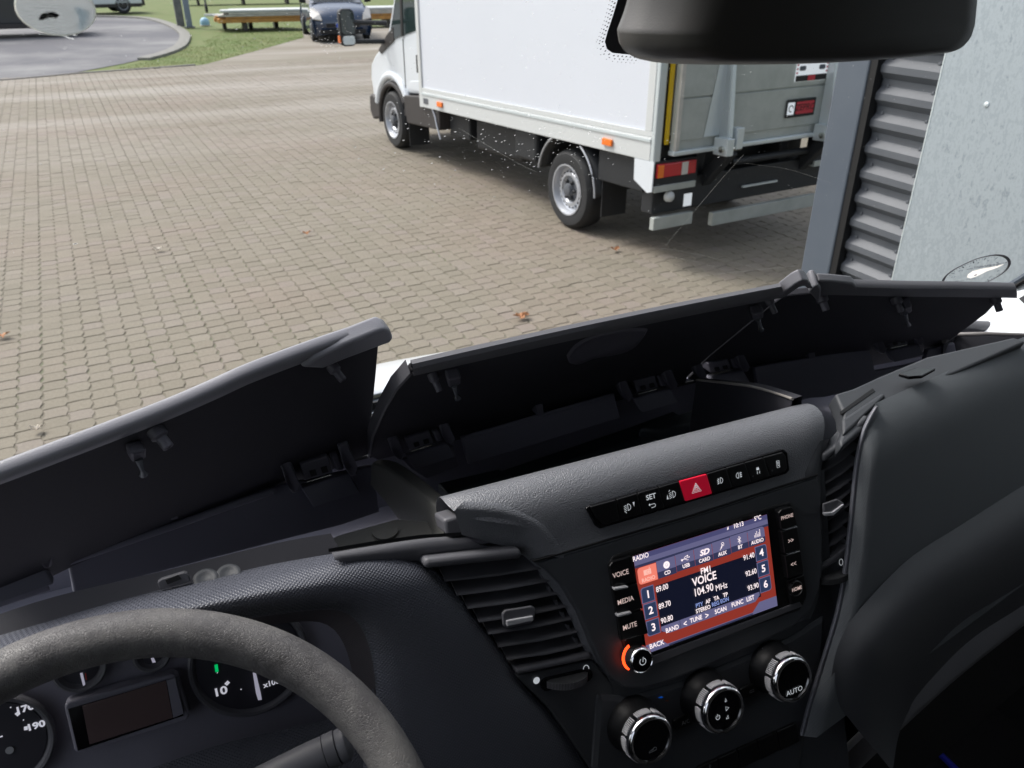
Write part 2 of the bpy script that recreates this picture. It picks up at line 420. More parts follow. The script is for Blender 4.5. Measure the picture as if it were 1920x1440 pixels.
def rrect(c, a, b2, w_, h_, r, n=4):
    c = Vector(c); out = []
    for cx, cy, a0 in ((w_ / 2 - r, h_ / 2 - r, 0), (-w_ / 2 + r, h_ / 2 - r, pi / 2), (-w_ / 2 + r, -h_ / 2 + r, pi), (w_ / 2 - r, -h_ / 2 + r, 1.5 * pi)):
        for k in range(n + 1):
            t = a0 + pi / 2 * k / n; out.append(c + a * (cx + r * cos(t)) + b2 * (cy + r * sin(t)))
    return out
# ================================================================== OUTSIDE: ground
ter = mk('ground', MB().add([(-250, -250, -H - .03), (250, -250, -H - .03), (250, 400, -H - .03), (-250, 400, -H - .03)], [(0, 1, 2, 3)]), m_grass, kind='structure')
road_e = grid2([(-2.3, 19.95), (-1.2, 20.8), (.45, 23.3), (1.5, 26.7), (1.8, 31.0), (1.5, 36.2), (.5, 39.7), (-3.5, 42.5), (-9, 44)], 40)
mk('road', MB().add([(p[0], p[1], -H - .018) for p in road_e] + [(-60, 50, -H - .018), (-60, 10, -H - .018), (-9, 18.2, -H - .018), (-2.35, 19.9, -H - .018)], [tuple(range(len(road_e) + 4))]), m_asph, kind='structure')
yard_e = [(-14, 17.5), (-2.44, 19.83), (-1.35, 20.3), (.62, 20.75), (1.63, 21.21), (3.2, 23.9), (5.14, 27.39), (5.6, 30), (16, 30), (16, -6), (-14, -6)]
yard = mk('paved_yard', MB().add([(x, y, -H - .0048) for x, y in yard_e], [tuple(range(len(yard_e)))]), m_grout, kind='structure')

# S-sided interlocking stones: eight columns to a machine-laid sheet
UU, VV = Vector((.9979, .0649, 0)), Vector((-.0649, .9979, 0))
PW, PL_ = .1226, .119                            # stone width and length
def stone_outline(g=.0017):
    q = .0065; e = []; L = PL_
    for y, s in ((-.5 * L + g, -.9), (-.34 * L, -.9), (-.12 * L, 1), (.2 * L, 1), (.38 * L, -.6), (.5 * L - g, -.9)): e.append((q * s, y))
    rgt = [(PW / 2 + x - g, y) for x, y in e]; lft = [(-PW / 2 + x + g, y) for x, y in reversed(e)]
    return rgt + [(0, .5 * L - g + .0045)] + lft + [(0, -.5 * L + g + .0045)]
OUT = stone_outline()
def stone(mb, c, jit, bev):
    n = len(OUT); dz, tx, ty = jit
    def P(x, y, z): return c + UU * x + VV * y + Vector((0, 0, z + dz + tx * x + ty * y))
    if bev:
        top = [P(x * .955, y * .965, 0) for x, y in OUT]; mid = [P(x, y, -.0035) for x, y in OUT]; bot = [P(x, y, -.02) for x, y in OUT]
        mb.add(top + mid + bot, [tuple(range(n))] + [(r * n + i, (r + 1) * n + i, (r + 1) * n + (i + 1) % n, r * n + (i + 1) % n) for r in (0, 1) for i in range(n)])
    else:
        top = [P(x, y, 0) for x, y in OUT]; bot = [P(x, y, -.02) for x, y in OUT]
        mb.add(top + bot, [tuple(range(n))] + [(i, n + i, n + (i + 1) % n, (i + 1) % n) for i in range(n)])
cells = []
rs = random.Random(3)
for k in range(-5, 9):
    for i in range(8):
        u = -.504 + .985 * k + PW * i + PW / 2 + .002
        for j in range(20, 182):
            v = PL_ * j + (.028 if i % 2 else 0) + .02 * math.sin(k * 2.3) + .012 * (i // 3)
            c = UU * u + VV * v
            x, y = c.x, c.y
            if y < 3.0 or y > 20.7 + .18 * min(x, 1) or x < -1.6 - y * .1: continue
            if x > (7.6 if y < 11 else 1.6 + y * .24): continue
            cells.append((c, (rs.uniform(-.0016, .0016), rs.uniform(-.012, .012), rs.uniform(-.012, .012))))
def in_view(c):
    d = Vector((c.x, c.y, -H)); z = d.dot(F_); X = 960 + FPX * d.dot(R_) / z; Y = 720 - FPX * d.dot(U_) / z
    edge = 872 - .38 * X if X < 730 else 690 - .205 * (X - 730)
    return 0 < X < 1500 and Y < edge, d.length
near = sorted((in_view(c)[1], i) for i, (c, j) in enumerate(cells) if in_view(c)[0])[:300]
nearset = {i for _, i in near}
shared = {}
smb = MB()
for i, (c, j) in enumerate(cells):
    if i in nearset:
        key = i % 6
        if key not in shared:
            b = MB(); stone(b, Vector((0, 0, 0)), (0, j[1], j[2]), True)
            me = bpy.data.meshes.new('paving_stone'); me.from_pydata([tuple(v) for v in b.v], [], b.f); me.materials.append(m_paver); shared[key] = me
        o = bpy.data.objects.new('paving_stone', shared[key]); COL.objects.link(o); o.parent = yard
        o.location = Vector((c.x, c.y, j[0])) - locw(yard)
    else:
        stone(smb, Vector((c.x, c.y, -H)), j, in_view(c)[1] < 8)
mk('paving_stones', smb, m_paver, yard, kind='stuff')
mk('plain_paving', MB().add([(1.2, 20.6, -H - .003), (1.63, 21.15, -H - .003), (3.2, 23.8, -H - .003), (5.14, 27.3, -H - .003), (5.6, 29.9, -H - .003), (15.9, 29.9, -H - .003), (15.9, 12, -H - .003), (5.2, 15, -H - .003), (6.3, 20.0, -H - .003)], [tuple(range(9))]), m_paver, yard)

# kerb stones
kp = grid2([(-14, 17.7), (-6, 19.15), (-2.44, 19.93), (-1.35, 20.42), (.62, 20.87), (1.4, 21.1)], 19)
kerb = empty('kerb', (-2.4, 19.9, -H), 'thin grey kerb edging between the paved yard and the road', 'kerb')
def kerbstones(pts, wid, hgt, parent, mt):
    for a, b in zip(pts[:-1], pts[1:]):
        a = Vector((*a[:2], 0)); b = Vector((*b[:2], 0)); d = (b - a); L = d.length; d.normalize(); s = Vector((-d.y, d.x, 0))
        mk('kerbstone', MB().box((a + b) / 2 + Vector((0, 0, -H + hgt / 2 - .03)), (L - .012, wid, hgt + .03), (d, s, Vector((0, 0, 1)))), mt, parent, bevel=.008)
kerbstones(kp, .09, .035, kerb, mat('dark kerb concrete', (.2, .19, .18), .85, bump=(40, .4, .005, 4)))
kerb2 = empty('curved_kerb', (1.4, 31, -H), 'wide pale curved kerb where the road bends away from the lawn', 'kerb')
kerbstones(resample(smooth_pts([(.35, 22.9), (1.05, 24.5), (1.55, 26.9), (1.85, 31.0), (1.5, 36.3), (.5, 39.9), (-3.4, 43)]), 24), .32, .05, kerb2, m_kerb)

# turf: blades standing on the lawn
g = MB(); rg = random.Random(5)
def on_lawn(x, y):
    if y < 21.1 + (x > 1.6) * (x - 1.6) * 1.72 and x > 1.2: return False
    if x < 1.2: return y > 20.9 + (1.2 - x) * .2 and x > -.6 + (y - 20.8) * .55
    if x < 2.15 and y > 26: return False
    return x > .2 + (y - 21) * .3
n = 0
while n < 60000:
    y = rg.uniform(20.8, 40) if rg.random() < .6 else rg.uniform(20.8, 28); x = rg.uniform(-.5, 12)
    if not on_lawn(x, y): n += 1; continue
    a = rg.uniform(0, pi); h = rg.uniform(-.022, .006); dx, dy = cos(a) * .007, sin(a) * .007
    g.add([(x - dx, y - dy, -H - .03), (x + dx, y + dy, -H - .03), (x + rg.uniform(-.03, .03), y + rg.uniform(-.03, .03), -H + h)], [(0, 1, 2)]); n += 1
mk('grass', g, m_blade, label='short green turf of the lawn beside the paved yard', cat='grass', kind='stuff')

# fallen leaves
lf = [(978, 596, .07, 'curled brown oak leaf lying on the paving just beyond the windscreen'), (297, 470, .05, 'pale scrap of leaf on the paving at the left of the yard'),
      (575, 440, .045, 'small dry leaf flat on the paving in front of the white box truck'), (1153, 470, .05, 'orange brown leaf on the paving below the rear wheel of the truck'),
      (70, 808, .04, 'tiny white scrap on the nearest paving above the left storage lid'), (5, 632, .06, 'light brown crumpled leaf at the very left edge of the yard')]
for i, (px, py, r, lab) in enumerate(lf):
    c = GR(px, py, .012); b = MB(); k = 22
    for q in range(k):
        a = 2 * pi * q / k; rr = r * (.55 + .45 * abs(sin(a * 2.5 + i))) * (1 if q % 2 else .72)
        b.v.append(c + Vector((cos(a) * rr, sin(a) * rr * .7, .006 + .016 * rs.random() + .02 * abs(cos(a)))))
    b.v.append(c + Vector((0, 0, .004)))
    b.f = [(q, (q + 1) % k, k) for q in range(k)]
    mk('fallen_leaf', b, m_leaf if i not in (1, 4) else mat('pale scrap', (.6, .55, .48), .7), label=lab, cat='leaf', solid=.001)

# ================================================================== building at the right
bx = empty('industrial_building', (2.0, 1.9, -H), 'grey building corner with dark post, corrugated steel and galvanised sheet beside the van', 'building')
ZT = 2.6
mk('wall_core', MB().box((4.1, -3.1, (ZT - H) / 2), (3.8, 9.9, ZT + H)), m_post, bx)
mk('corner_post', MB().box((2.09, 1.925, (ZT - H) / 2), (.22, .125, ZT + H)), m_post, bx, bevel=.006)
mk('seal_strip', MB().box((2.0, 1.852, (ZT - H) / 2), (.03, .03, ZT + H)), m_black, bx)
rows = []; pitch = .0762; z = -H; b = MB(); r0 = []; r1 = []
nz = int((ZT + H) / pitch * 12)
for i in range(nz + 1):
    zz = -H + i * pitch / 12; ph = (i % 12)
    s = (1, 1, 1, 1, .33, -.33, -1, -1, -1, -1, -.33, .33)[ph]; xx = 2.012 - .010 * s
    r0.append((xx, 1.60, zz)); r1.append((xx, 1.846, zz))
mk('corrugated_cladding', MB().loft([r0, r1]), m_corr, bx, smooth=20)
bolt0 = None
k = 0
for i in range(int(1.3 / pitch), int((ZT + H - .4) / pitch)):
    zz = -H + (i + .5) * pitch
    for yy in (1.655, 1.815):
        if bolt0 is None:
            bolt0 = mk('bolt', MB().lathe((2.012 + .012, yy, zz), (-1, 0, 0), [(.0085, 0), (.0085, .0025), (.0055, .003), (.0055, .007), (.002, .0085)], 8), m_corr, bx, smooth=50)
        else:
            o = bolt0.copy(); COL.objects.link(o); o.parent = bx; o.location = Vector((2.024 - .004, yy, zz + H)) - locw(bx)
gp = mk('galvanised_panel', MB().box((2.0 - .014, -1.19, (ZT - H) / 2), (.004, 5.62, ZT + H)), m_galv, bx)
mk('panel_lip', MB().box((1.992, 1.617, (ZT - H) / 2), (.018, .004, ZT + H)), m_alub, bx)
p = PX(1850, 196, 1.984)
mk('screw', MB().lathe(p, (-1, 0, 0), [(.007, 0), (.007, .002), (.003, .004)], 10), m_alub, bx, smooth=50)

# ================================================================== blue car, far
def car_far():
    c0 = Vector((5.87, 25.1, -H)); fw = Vector((-.10, -.995, 0)).normalized(); rt = Vector((-fw.y, fw.x, 0)) * -1   # faces us
    rt = Vector((.995, -.10, 0))
    def T(s, x, h): return c0 - fw * s + rt * x + Vector((0, 0, h))        # s: rearwards from the nose
    t = empty('parked_car', c0, 'dark blue hatchback parked nose towards the yard beside the lawn', 'car')
    prof = [(.12, .22, .80), (.0, .42, .84), (.02, .62, .86), (.16, .80, .86), (.55, .93, .84), (1.05, 1.02, .80), (1.9, 1.42, .64), (2.5, 1.5, .6), (3.6, 1.45, .6), (4.2, 1.0, .78), (4.25, .4, .84), (4.2, .22, .8)]
    rows = []
    for s, h, hw in prof:
        r = []
        for k in range(13):
            a = -1 + 2 * k / 12; r.append(T(s + .16 * abs(a) ** 3 * (1 if s < 1 else 0), a * hw, h - .06 * abs(a) ** 4))
        rows.append(r)
    mk('body', MB().loft(rows), m_blue, t, smooth=50)
    for sg in (-1, 1):
        sd_ = [T(s, sg * (hw - .01), h - .05) for s, h, hw in prof]
        mk('side_panel', MB().add(sd_, [tuple(range(len(sd_)))]), m_blue, t)
    ws = [T(1.08, -.74, 1.05), T(1.08, .74, 1.05), T(1.86, .58, 1.42), T(1.86, -.58, 1.42)]
    mk('windscreen', MB().prism([q + Vector((0, 0, .03)) for q in ws], (0, 0, .01)), m_wglass, t)
    for sg in (-1, 1):
        h = [T(.02, sg * .58, .58), T(.10, sg * .84, .62), T(.42, sg * .86, .88), T(.34, sg * .76, .90), T(.12, sg * .62, .74)]
        mk('headlight', MB().prism(h, fw * .05 + Vector((0, 0, .03))), m_clearl, t, bevel=.01)
        for s in (.75, 3.45):
            w_ = mk('wheel', MB().lathe(T(s, sg * .84, .31), rt * sg, [(.2, -.16), (.29, -.16), (.31, -.14), (.31, -.01), (.29, .01), (.2, .01)], 20), m_rubber, t, smooth=40)
            mk('rim', MB().lathe(T(s, sg * .84, .31), rt * sg, [(.2, .0), (.19, .012), (.05, -.02)], 16), m_silver, w_, smooth=40)
        m_ = [T(1.2, sg * .86, 1.0), T(1.2, sg * 1.06, 1.02), T(1.2, sg * 1.06, 1.17), T(1.2, sg * .88, 1.15)]
        mk('wing_mirror', MB().prism(m_, -fw * .12), m_black, t, bevel=.03)
    mk('grille', MB().box(T(-.035, 0, .47), (.95, .04, .1), (rt, fw, Vector((0, 0, 1)))), m_black, t)
    mk('lower_intake', MB().box(T(-.02, 0, .3), (1.3, .05, .12), (rt, fw, Vector((0, 0, 1)))), m_black, t, bevel=.02)
    pl = mk('number_plate', MB().box(T(-.07, .06, .47), (.52, .015, .11), (rt, fw, Vector((0, 0, 1)))), m_white, t)
    mk('blue_band', MB().box(T(-.08, -.175, .47), (.05, .006, .105), (rt, fw, Vector((0, 0, 1)))), mat('plate blue', (.02, .08, .5), .5), pl)
    emb = [T(-.045, 0, .62), T(-.045, -.045, .70), T(-.045, 0, .78), T(-.045, .045, .70)]
    mk('badge', MB().prism(emb, fw * .02), m_chrome, t)
    mk('door_seam', MB().box(T(1.02, 0, 1.0), (1.5, .03, .02), (rt, fw, Vector((0, 0, 1)))), m_black, t)
car_far()

# ------------------------------------------------------------------ vehicles at the far left, post, boards
def simple_van(name, c0, heading, body, L, Wd, Hh, label, cat):
    c0 = Vector(c0); f = Vector((sin(heading), cos(heading), 0)); r = Vector((f.y, -f.x, 0))
    def T(s, x, h): return c0 + f * s + r * x + Vector((0, 0, h))
    t = empty(name, c0, label, cat)
    prof = [(0, .35), (0, .9), (.25, 1.02), (1.0, 1.12), (1.55, Hh * .9), (1.8, Hh), (L - .1, Hh), (L, Hh - .15), (L, .35)]
    mk('body', MB().prism([T(s, -Wd / 2, h) for s, h in prof], r * Wd), body, t, bevel=.07, bseg=3, smooth=50)
    mk('sill', MB().box(T(L / 2, 0, .32), (L - .1, Wd + .01, .14), (f, r, Vector((0, 0, 1)))), m_clad, t, bevel=.02)
    for sg in (-1, 1):
        mk('side_window', MB().prism([T(1.15, sg * (Wd / 2 + .004), 1.15), T(1.62, sg * (Wd / 2 + .004), Hh * .88), T(2.5, sg * (Wd / 2 + .004), Hh * .88), T(2.5, sg * (Wd / 2 + .004), 1.15)], r * sg * .006), m_wglass, t)
        mk('lamp', MB().prism([T(.0, sg * Wd * .3, .72), T(.0, sg * Wd * .49, .72), T(.12, sg * Wd * .5, .9), T(.0, sg * Wd * .3, .86)], -f * .03), m_clearl, t)
        for s in (.85, L - .9):
            w_ = mk('wheel', MB().lathe(T(s, sg * (Wd / 2 - .02), .34), r * sg, [(.22, -.2), (.32, -.2), (.34, -.17), (.34, -.01), (.32, .02), (.22, .02)], 24), m_rubber, t, smooth=40)
            mk('rim', MB().lathe(T(s, sg * (Wd / 2 - .02), .34), r * sg, [(.22, .01), (.2, .03), (.14, -.02), (.06, .02)], 20), m_silver, w_, smooth=40)
    mk('bumper', MB().box(T(-.02, 0, .42), (.14, Wd, .26), (f, r, Vector((0, 0, 1)))), m_clad, t, bevel=.04)
    return t
simple_van('parked_van', GR(262, 22), radians(258), m_vwhite, 4.6, 1.8, 1.9, 'white van parked at the far side of the road, one front wheel showing', 'van')
simple_van('parked_pickup', GR(160, 62), radians(268), mat('near black paint', (.02, .024, .028), .3, coat=.6), 4.8, 1.85, 1.7, 'black vehicle at the far edge of the road behind the round sticker', 'car')

pc = GR(356, 52); pst = empty('metal_post', pc, 'slim blue grey metal post standing on the lawn', 'post')
mk('shaft', MB().box(pc + Vector((0, 0, 1.6)), (.2, .12, 3.2)), mat('post blue', (.17, .21, .26), .5), pst, bevel=.01)
mk('base_plate', MB().box(pc + Vector((0, 0, .02)), (.34, .28, .04)), m_corr, pst, bevel=.005)
bc = GR(340, 50); bxx = empty('cable_cabinet', bc, 'weathered grey cable box standing against the blue grey post', 'cabinet')
mk('cabinet_body', MB().box(bc + Vector((0, .05, .55)), (.26, .2, 1.1)), mat('weathered cabinet grey', (.12, .125, .12), .7, vary=(6, (.19, .19, .18), .4, .7)), bxx, bevel=.012)
mk('cap', MB().box(bc + Vector((0, .05, 1.11)), (.32, .26, .04)), m_corr, bxx, bevel=.01)

# stacks of boards on bearers beside the car
def board_stack(name, c, ang, L, Wd, layers, label, mts):
    c = Vector(c); f = Vector((cos(ang), sin(ang), 0)); s = Vector((-sin(ang), cos(ang), 0)); Z = Vector((0, 0, 1))
    t = empty(name, c, label, 'board stack')
    for q in (-.38, 0, .38): mk('bearer', MB().box(c + f * L * q + Z * .12, (.12, Wd, .24), (f, s, Z)), m_clad, t)
    z = .26; rr = random.Random(int(L * 10))
    for i in range(layers):
        h = rr.choice([.06, .09, .05]) * (1.3 if i == 0 else 1)
        for k in range(3):
            mk('board', MB().box(c + f * rr.uniform(-.35, .35) + s * (k - 1) * Wd / 3 + Z * (z + h / 2), (L * rr.uniform(.9, 1.05), Wd / 3 - .02, h), (f, s, Z)), mts[i % len(mts)], t, bevel=.006)
        z += h + .012
    return t
board_stack('board_stack', GR(625, 62, 0) + Vector((0, 2.4, 0)), radians(-3), 6.5, 1.1, 5, 'stack of pale boards with an orange bottom layer on the grass behind the blue car', [m_wood, m_wood, m_pale, m_pale, m_skirt])
board_stack('board_stack', GR(470, 52), radians(-4), 2.3, .8, 2, 'low bundle of grey boards on the grass left of the tall stack', [m_pale, m_skirt])
board_stack('board_stack', GR(420, 8) + Vector((1.0, 0, 0)), radians(-3), 6.0, 1.2, 3, 'farther dark trailer bed of boards at the top of the lawn', [m_clad, mat('faded pink boards', (.45, .22, .2), .7), m_clad])
tr = empty('jockey_wheel', GR(388, 24), 'small black jockey wheel under the far trailer bed', 'wheel')
cj = GR(388, 24)
mk('tyre', MB().lathe(cj + Vector((0, 0, .2)), (1, 0, 0), [(.1, -.05), (.19, -.05), (.2, 0), (.19, .05), (.1, .05)], 18), m_rubber, tr, smooth=40)
mk('stem', MB().tube([cj + Vector((0, 0, .2)), cj + Vector((0, 0, 1.1))], .04), m_corr, tr)
bl = GR(385, 48); cv = empty('ball_cover', bl, 'light blue hitch cover at the end of the low board bundle', 'cover')
mk('shell', MB().lathe(bl, (0, 0, 1), [(.14, 0), (.17, .08), (.15, .2), (.06, .27)], 14), mat('light blue plastic', (.3, .5, .65), .5), cv, smooth=60)
mk('rim', MB().lathe(bl, (0, 0, 1), [(.19, 0), (.19, .03), (.15, .03)], 14), m_pale, cv, smooth=60)

# ================================================================== WHITE BOX TRUCK
G0 = Vector((3.392, 6.358, -H)); tf = Vector((-.104, .9946, 0)).normalized(); trt = Vector((tf.y, -tf.x, 0)); ZZ = Vector((0, 0, 1))
def T0(s, w_, h): return G0 + tf * s + trt * w_ + ZZ * h            # level with the ground
def TB(s, w_, h): return T0(s, w_, h - .042 * s)                     # sprung body, nose down
AX = (tf, trt, ZZ); AXB = ((TB(1, 0, 0) - TB(0, 0, 0)).normalized(), trt, ZZ)
def tbox(s0, s1, w0, w1, h0, h1): return MB().prism([TB(s0, w0, h0), TB(s1, w0, h0), TB(s1, w0, h1), TB(s0, w0, h1)], trt * (w1 - w0))
trk = empty('box_truck', T0(0, 1, 0), 'white box truck with black chassis, tail lift raised and rear towards the building', 'truck')
Wt = 2.1
# cargo box
mk('cargo_box', tbox(-1.17, 3.05, -.03, Wt - .02, .96, 3.2), m_box, trk, bevel=.004)
mk('side_frame', tbox(-1.17, 3.05, -.045, -.031, .96, 1.0), m_skirt, trk)
mk('side_frame', tbox(3.0, 3.08, -.048, -.02, .78, 3.2), m_skirt, trk, bevel=.006)
mk('side_frame', tbox(-1.16, -1.08, -.044, -.028, 1.0, 3.2), m_skirt, trk, bevel=.004)
sk = mk('skirt_rail', tbox(-1.17, 3.0, -.05, .0, .785, .957), m_skirt, trk, bevel=.006)
mk('rail_bead', tbox(-1.165, 3.0, -.058, -.051, .925, .945), m_alub, sk)
mk('corner_profile', tbox(-1.215, -1.172, -.05, .02, .76, 3.2), m_alub, trk, bevel=.01)
mk('corner_profile', tbox(-1.215, -1.172, Wt - .04, Wt + .03, .76, 3.2), m_alub, trk, bevel=.01)
mk('rear_gap', tbox(-1.20, -1.172, .022, .062, .82, 3.1), m_black, trk)
mk('yellow_strip', tbox(-1.225, -1.205, .045, .075, .905, 2.9), m_yellow, trk)
mk('marker_plate', tbox(2.83, 2.95, -.056, -.051, .83, .89), m_corr, trk)
for s in (2.5, -.64):
    b = MB().box(TB(s, -.062, .86), (.13, .02, .055), AXB); mk('side_marker', b, m_orange, trk, bevel=.006)
# tail lift platform: planks of aluminium, upright
pf = mk('lift_platform', tbox(-1.27, -1.23, .085, Wt - .05, .86, 3.0), m_alu, trk, bevel=.003)
hh = .93
for i in range(7):
    h1 = hh + .31
    mk('platform_plank', tbox(-1.282, -1.272, .12, Wt - .08, hh, h1 - .012), m_alu, pf, bevel=.003); hh = h1
mk('platform_lip', tbox(-1.30, -1.23, .07, Wt - .04, .825, .86), m_alub, trk, bevel=.008)
mk('platform_edge', tbox(-1.295, -1.272, .085, .118, .86, 3.0), m_pale, trk)
# triangular stiffener and hinge
for w0 in (.52, 1.62):
    st = MB().prism([TB(-1.284, w0, .93), TB(-1.40, w0, .93), TB(-1.30, w0, 1.9), TB(-1.284, w0, 1.9)], trt * .035)
    a = mk('lift_stiffener', st, m_alub, trk, bevel=.003)
    if w0 < 1:
        mk('stiffener_web', MB().prism([TB(-1.286, w0 - .16, .94), TB(-1.286, w0 - .002, .94), TB(-1.37, w0 - .002, .94), TB(-1.292, w0 - .002, 1.75), TB(-1.286, w0 - .03, 1.75)], tf * -.002), m_alub, a)
    hg = mk('lift_hinge', tbox(-1.44, -1.29, w0 - .05, w0 + .02, .80, .93), m_alub, trk, bevel=.006)
    mk('hinge_pin', MB().tube([TB(-1.39, w0 - .07, .85), TB(-1.39, w0 + .13, .85)], .024), m_steel, hg)
    mk('hinge_catch', tbox(-1.42, -1.34, w0 + .06, w0 + .13, .84, 1.0), m_alub, hg, bevel=.005)
    arm = MB().prism([TB(-1.36, w0, .86), TB(-1.42, w0, .80), TB(-.95, w0, .30), TB(-.85, w0, .38)], trt * .09)
    mk('lift_arm', arm, m_chassis, trk, bevel=.008)
# rear lamps, bracket, beams
for w0, sg in ((-.02, 1), (Wt - .37, -1)):
    lm = mk('rear_lamp', MB().prism([TB(-1.24, w0, .66), TB(-1.24, w0 + .385, .66), TB(-1.24, w0 + .385, .765), TB(-1.24, w0, .765)], tf * .07), m_redl, trk, bevel=.008)
    q = w0 if sg > 0 else w0 + .33
    mk('indicator_lens', tbox(-1.247, -1.241, q + .004, q + .055, .665, .76), m_orange, lm)
    q = w0 + .235 if sg > 0 else w0 + .09
    mk('reverse_lens', tbox(-1.247, -1.241, q, q + .06, .665, .76), m_clearl, lm)
    mk('lamp_carrier', tbox(-1.22, -1.12, w0 - .01, w0 + .42, .56, .785), m_chassis, trk, bevel=.006)
    mk('carrier_lip', tbox(-1.235, -1.14, w0 - .01, w0 + .40, .55, .60), m_alu, trk, bevel=.004)
mk('corner_bracket', MB().prism([TB(-1.225, -.052, .785), TB(-.99, -.052, .785), TB(-1.0, -.052, .62), TB(-1.17, -.052, .545), TB(-1.225, -.052, .56)], trt * .01), m_vwhite, trk)
mk('rear_beam', tbox(-1.16, -1.02, .02, 2.02, .36, .62), m_chassis, trk, bevel=.01)
def flatb(s0, w0, w1, h0, h1): return tbox(s0 - .05, s0, w0, w1, h0, h1)
mk('underrun_bar', flatb(-1.17, .0, .40, .245, .345), m_alu, trk, bevel=.004)
mk('underrun_bar', flatb(-1.17, .62, 1.84, .19, .30), m_alu, trk, bevel=.004)
mk('step_plate', tbox(-1.22, -1.215, .29, .37, .40, .50), m_white, trk)
mk('lift_cylinder', MB().tube([TB(-1.1, .05, .42), TB(-1.1, 1.9, .42)], .055, 16), m_chassis, trk, smooth=50)
mk('cross_tube', MB().tube([TB(-1.22, .75, .70), TB(-1.22, 1.95, .70)], .03, 12), m_chassis, trk, smooth=50)
mk('grab_handle', tbox(-1.19, -1.17, .95, 1.35, .46, .475), m_alub, trk)
mk('tow_hook', MB().lathe(TB(-1.20, .14, .50), tf * -1, [(.045, 0), (.04, .03), (.02, .05)], 12), m_skirt, trk, smooth=50)
# chassis rails, tank, exhaust box, spare
for w0 in (.48, 1.42): mk('chassis_rail', tbox(-1.1, 4.2, w0, w0 + .1, .56, .78), m_chassis, trk, bevel=.01)
mk('fuel_tank', tbox(1.0, 2.0, .12, .5, .42, .76), m_chassis, trk, bevel=.05, bseg=4, smooth=50)
mk('battery_box', tbox(2.1, 2.6, .1, .5, .50, .76), m_chassis, trk, bevel=.02)
mk('side_guard', tbox(-1.05, -.45, .0, .06, .52, .78), m_chassis, trk, bevel=.01)
mk('side_guard', tbox(.55, .95, .0, .3, .5, .78), m_chassis, trk, bevel=.03)
mk('rear_axle', MB().tube([T0(0, .1, .34), T0(0, 1.95, .34)], .07, 14), m_chassis, trk, smooth=50)
mk('differential', MB().lathe(T0(-.14, 1.0, .34), tf, [(.02, 0), (.14, .05), (.16, .15), (.14, .25), (.02, .3)], 16), m_chassis, trk, smooth=60)
mk('cross_member', tbox(-.9, -.8, .2, 1.9, .6, .76), m_chassis, trk)
mk('underfloor', tbox(-1.15, 3.0, .05, Wt - .06, .79, .955), m_chassis, trk)
# wheels
def wheel(s, side, front):
    w0 = .0 if side < 0 else 2.0
    ax = trt * side; c = T0(s, w0, .35)
    ty = mk('wheel', MB().lathe(c, ax, [(.21, -.215), (.31, -.215), (.343, -.19), (.35, -.16), (.35, -.05), (.343, -.02), (.315, .008), (.25, .012), (.225, .004), (.215, -.03)], 48, None, False), m_rubber, trk, smooth=35)
    b = MB().lathe(c, ax, [(.226, .006), (.228, .014), (.216, .014), (.205, -.01), (.196, -.04), (.172, -.052), (.168, -.04), (.150, -.022), (.125, -.02), (.118, -.036), (.1, -.045), (.02, -.05)], 48, None, False)
    mk('rim', b, m_silver, ty, smooth=40)
    hub = MB().lathe(c, ax, [(.112, -.04), (.1, -.03), (.06, -.03), (.052, .012), (.03, .02), (.0, .02)], 24)
    mk('hub', hub, m_corr, ty, smooth=40)
    a1 = tf; b1 = ZZ; nb = MB(); hb = MB()
    for k in range(20):
        t = 2 * pi * k / 20; pos = c + ax * -.0285 + (a1 * cos(t) + b1 * sin(t)) * .158
        hb.lathe(pos, ax, [(.0105, -.006), (.0105, .003)], 10)
    mk('vent_hole', hb, m_black, ty)
    for k in range(6):
        t = 2 * pi * k / 6; nb.lathe(c + ax * -.03 + (a1 * cos(t) + b1 * sin(t)) * .08, ax, [(.018, 0), (.018, .02), (.01, .028)], 6)
    mk('wheel_nuts', nb, m_chassis, ty)
for s in (0, 4.06):
    for sd_ in (-1, 1): wheel(s, sd_, s > 1)
# mudguards
def arc(s0, r, a0, a1, n): return [T0(s0 + r * cos(radians(a0 + (a1 - a0) * i / n)), 0, .37 + r * sin(radians(a0 + (a1 - a0) * i / n))) for i in range(n + 1)]
for s0, a0, a1 in ((0.0, 12, 62), (0.0, 118, 178)):
    pts = arc(s0, .46, a0, a1, 12)
    mg = MB().loft([[p + trt * -.01 for p in pts], [p + trt * .24 for p in pts]])
    g_ = mk('mudguard', mg, m_chassis, trk, smooth=80, solid=.006)
    mk('guard_edge', MB().tube([p + trt * -.03 for p in pts], .009, 8), m_silver, g_, smooth=60)
mk('guard_edge', MB().tube([TB(2.78, -.03, .80), TB(2.7, -.03, .7), TB(2.66, -.03, .6), TB(2.58, -.03, .47)], .010, 8), m_silver, trk, smooth=60)
mk('mudflap', MB().prism([T0(3.52, -.01, .12), T0(3.52, .26, .12), T0(3.52, .26, .62), T0(3.52, -.01, .62)], tf * .01), m_rubber, trk)
mk('mudflap', MB().prism([T0(-.5, .02, .22), T0(-.5, .28, .22), T0(-.5, .28, .7), T0(-.5, .02, .7)], tf * .01), m_rubber, trk)
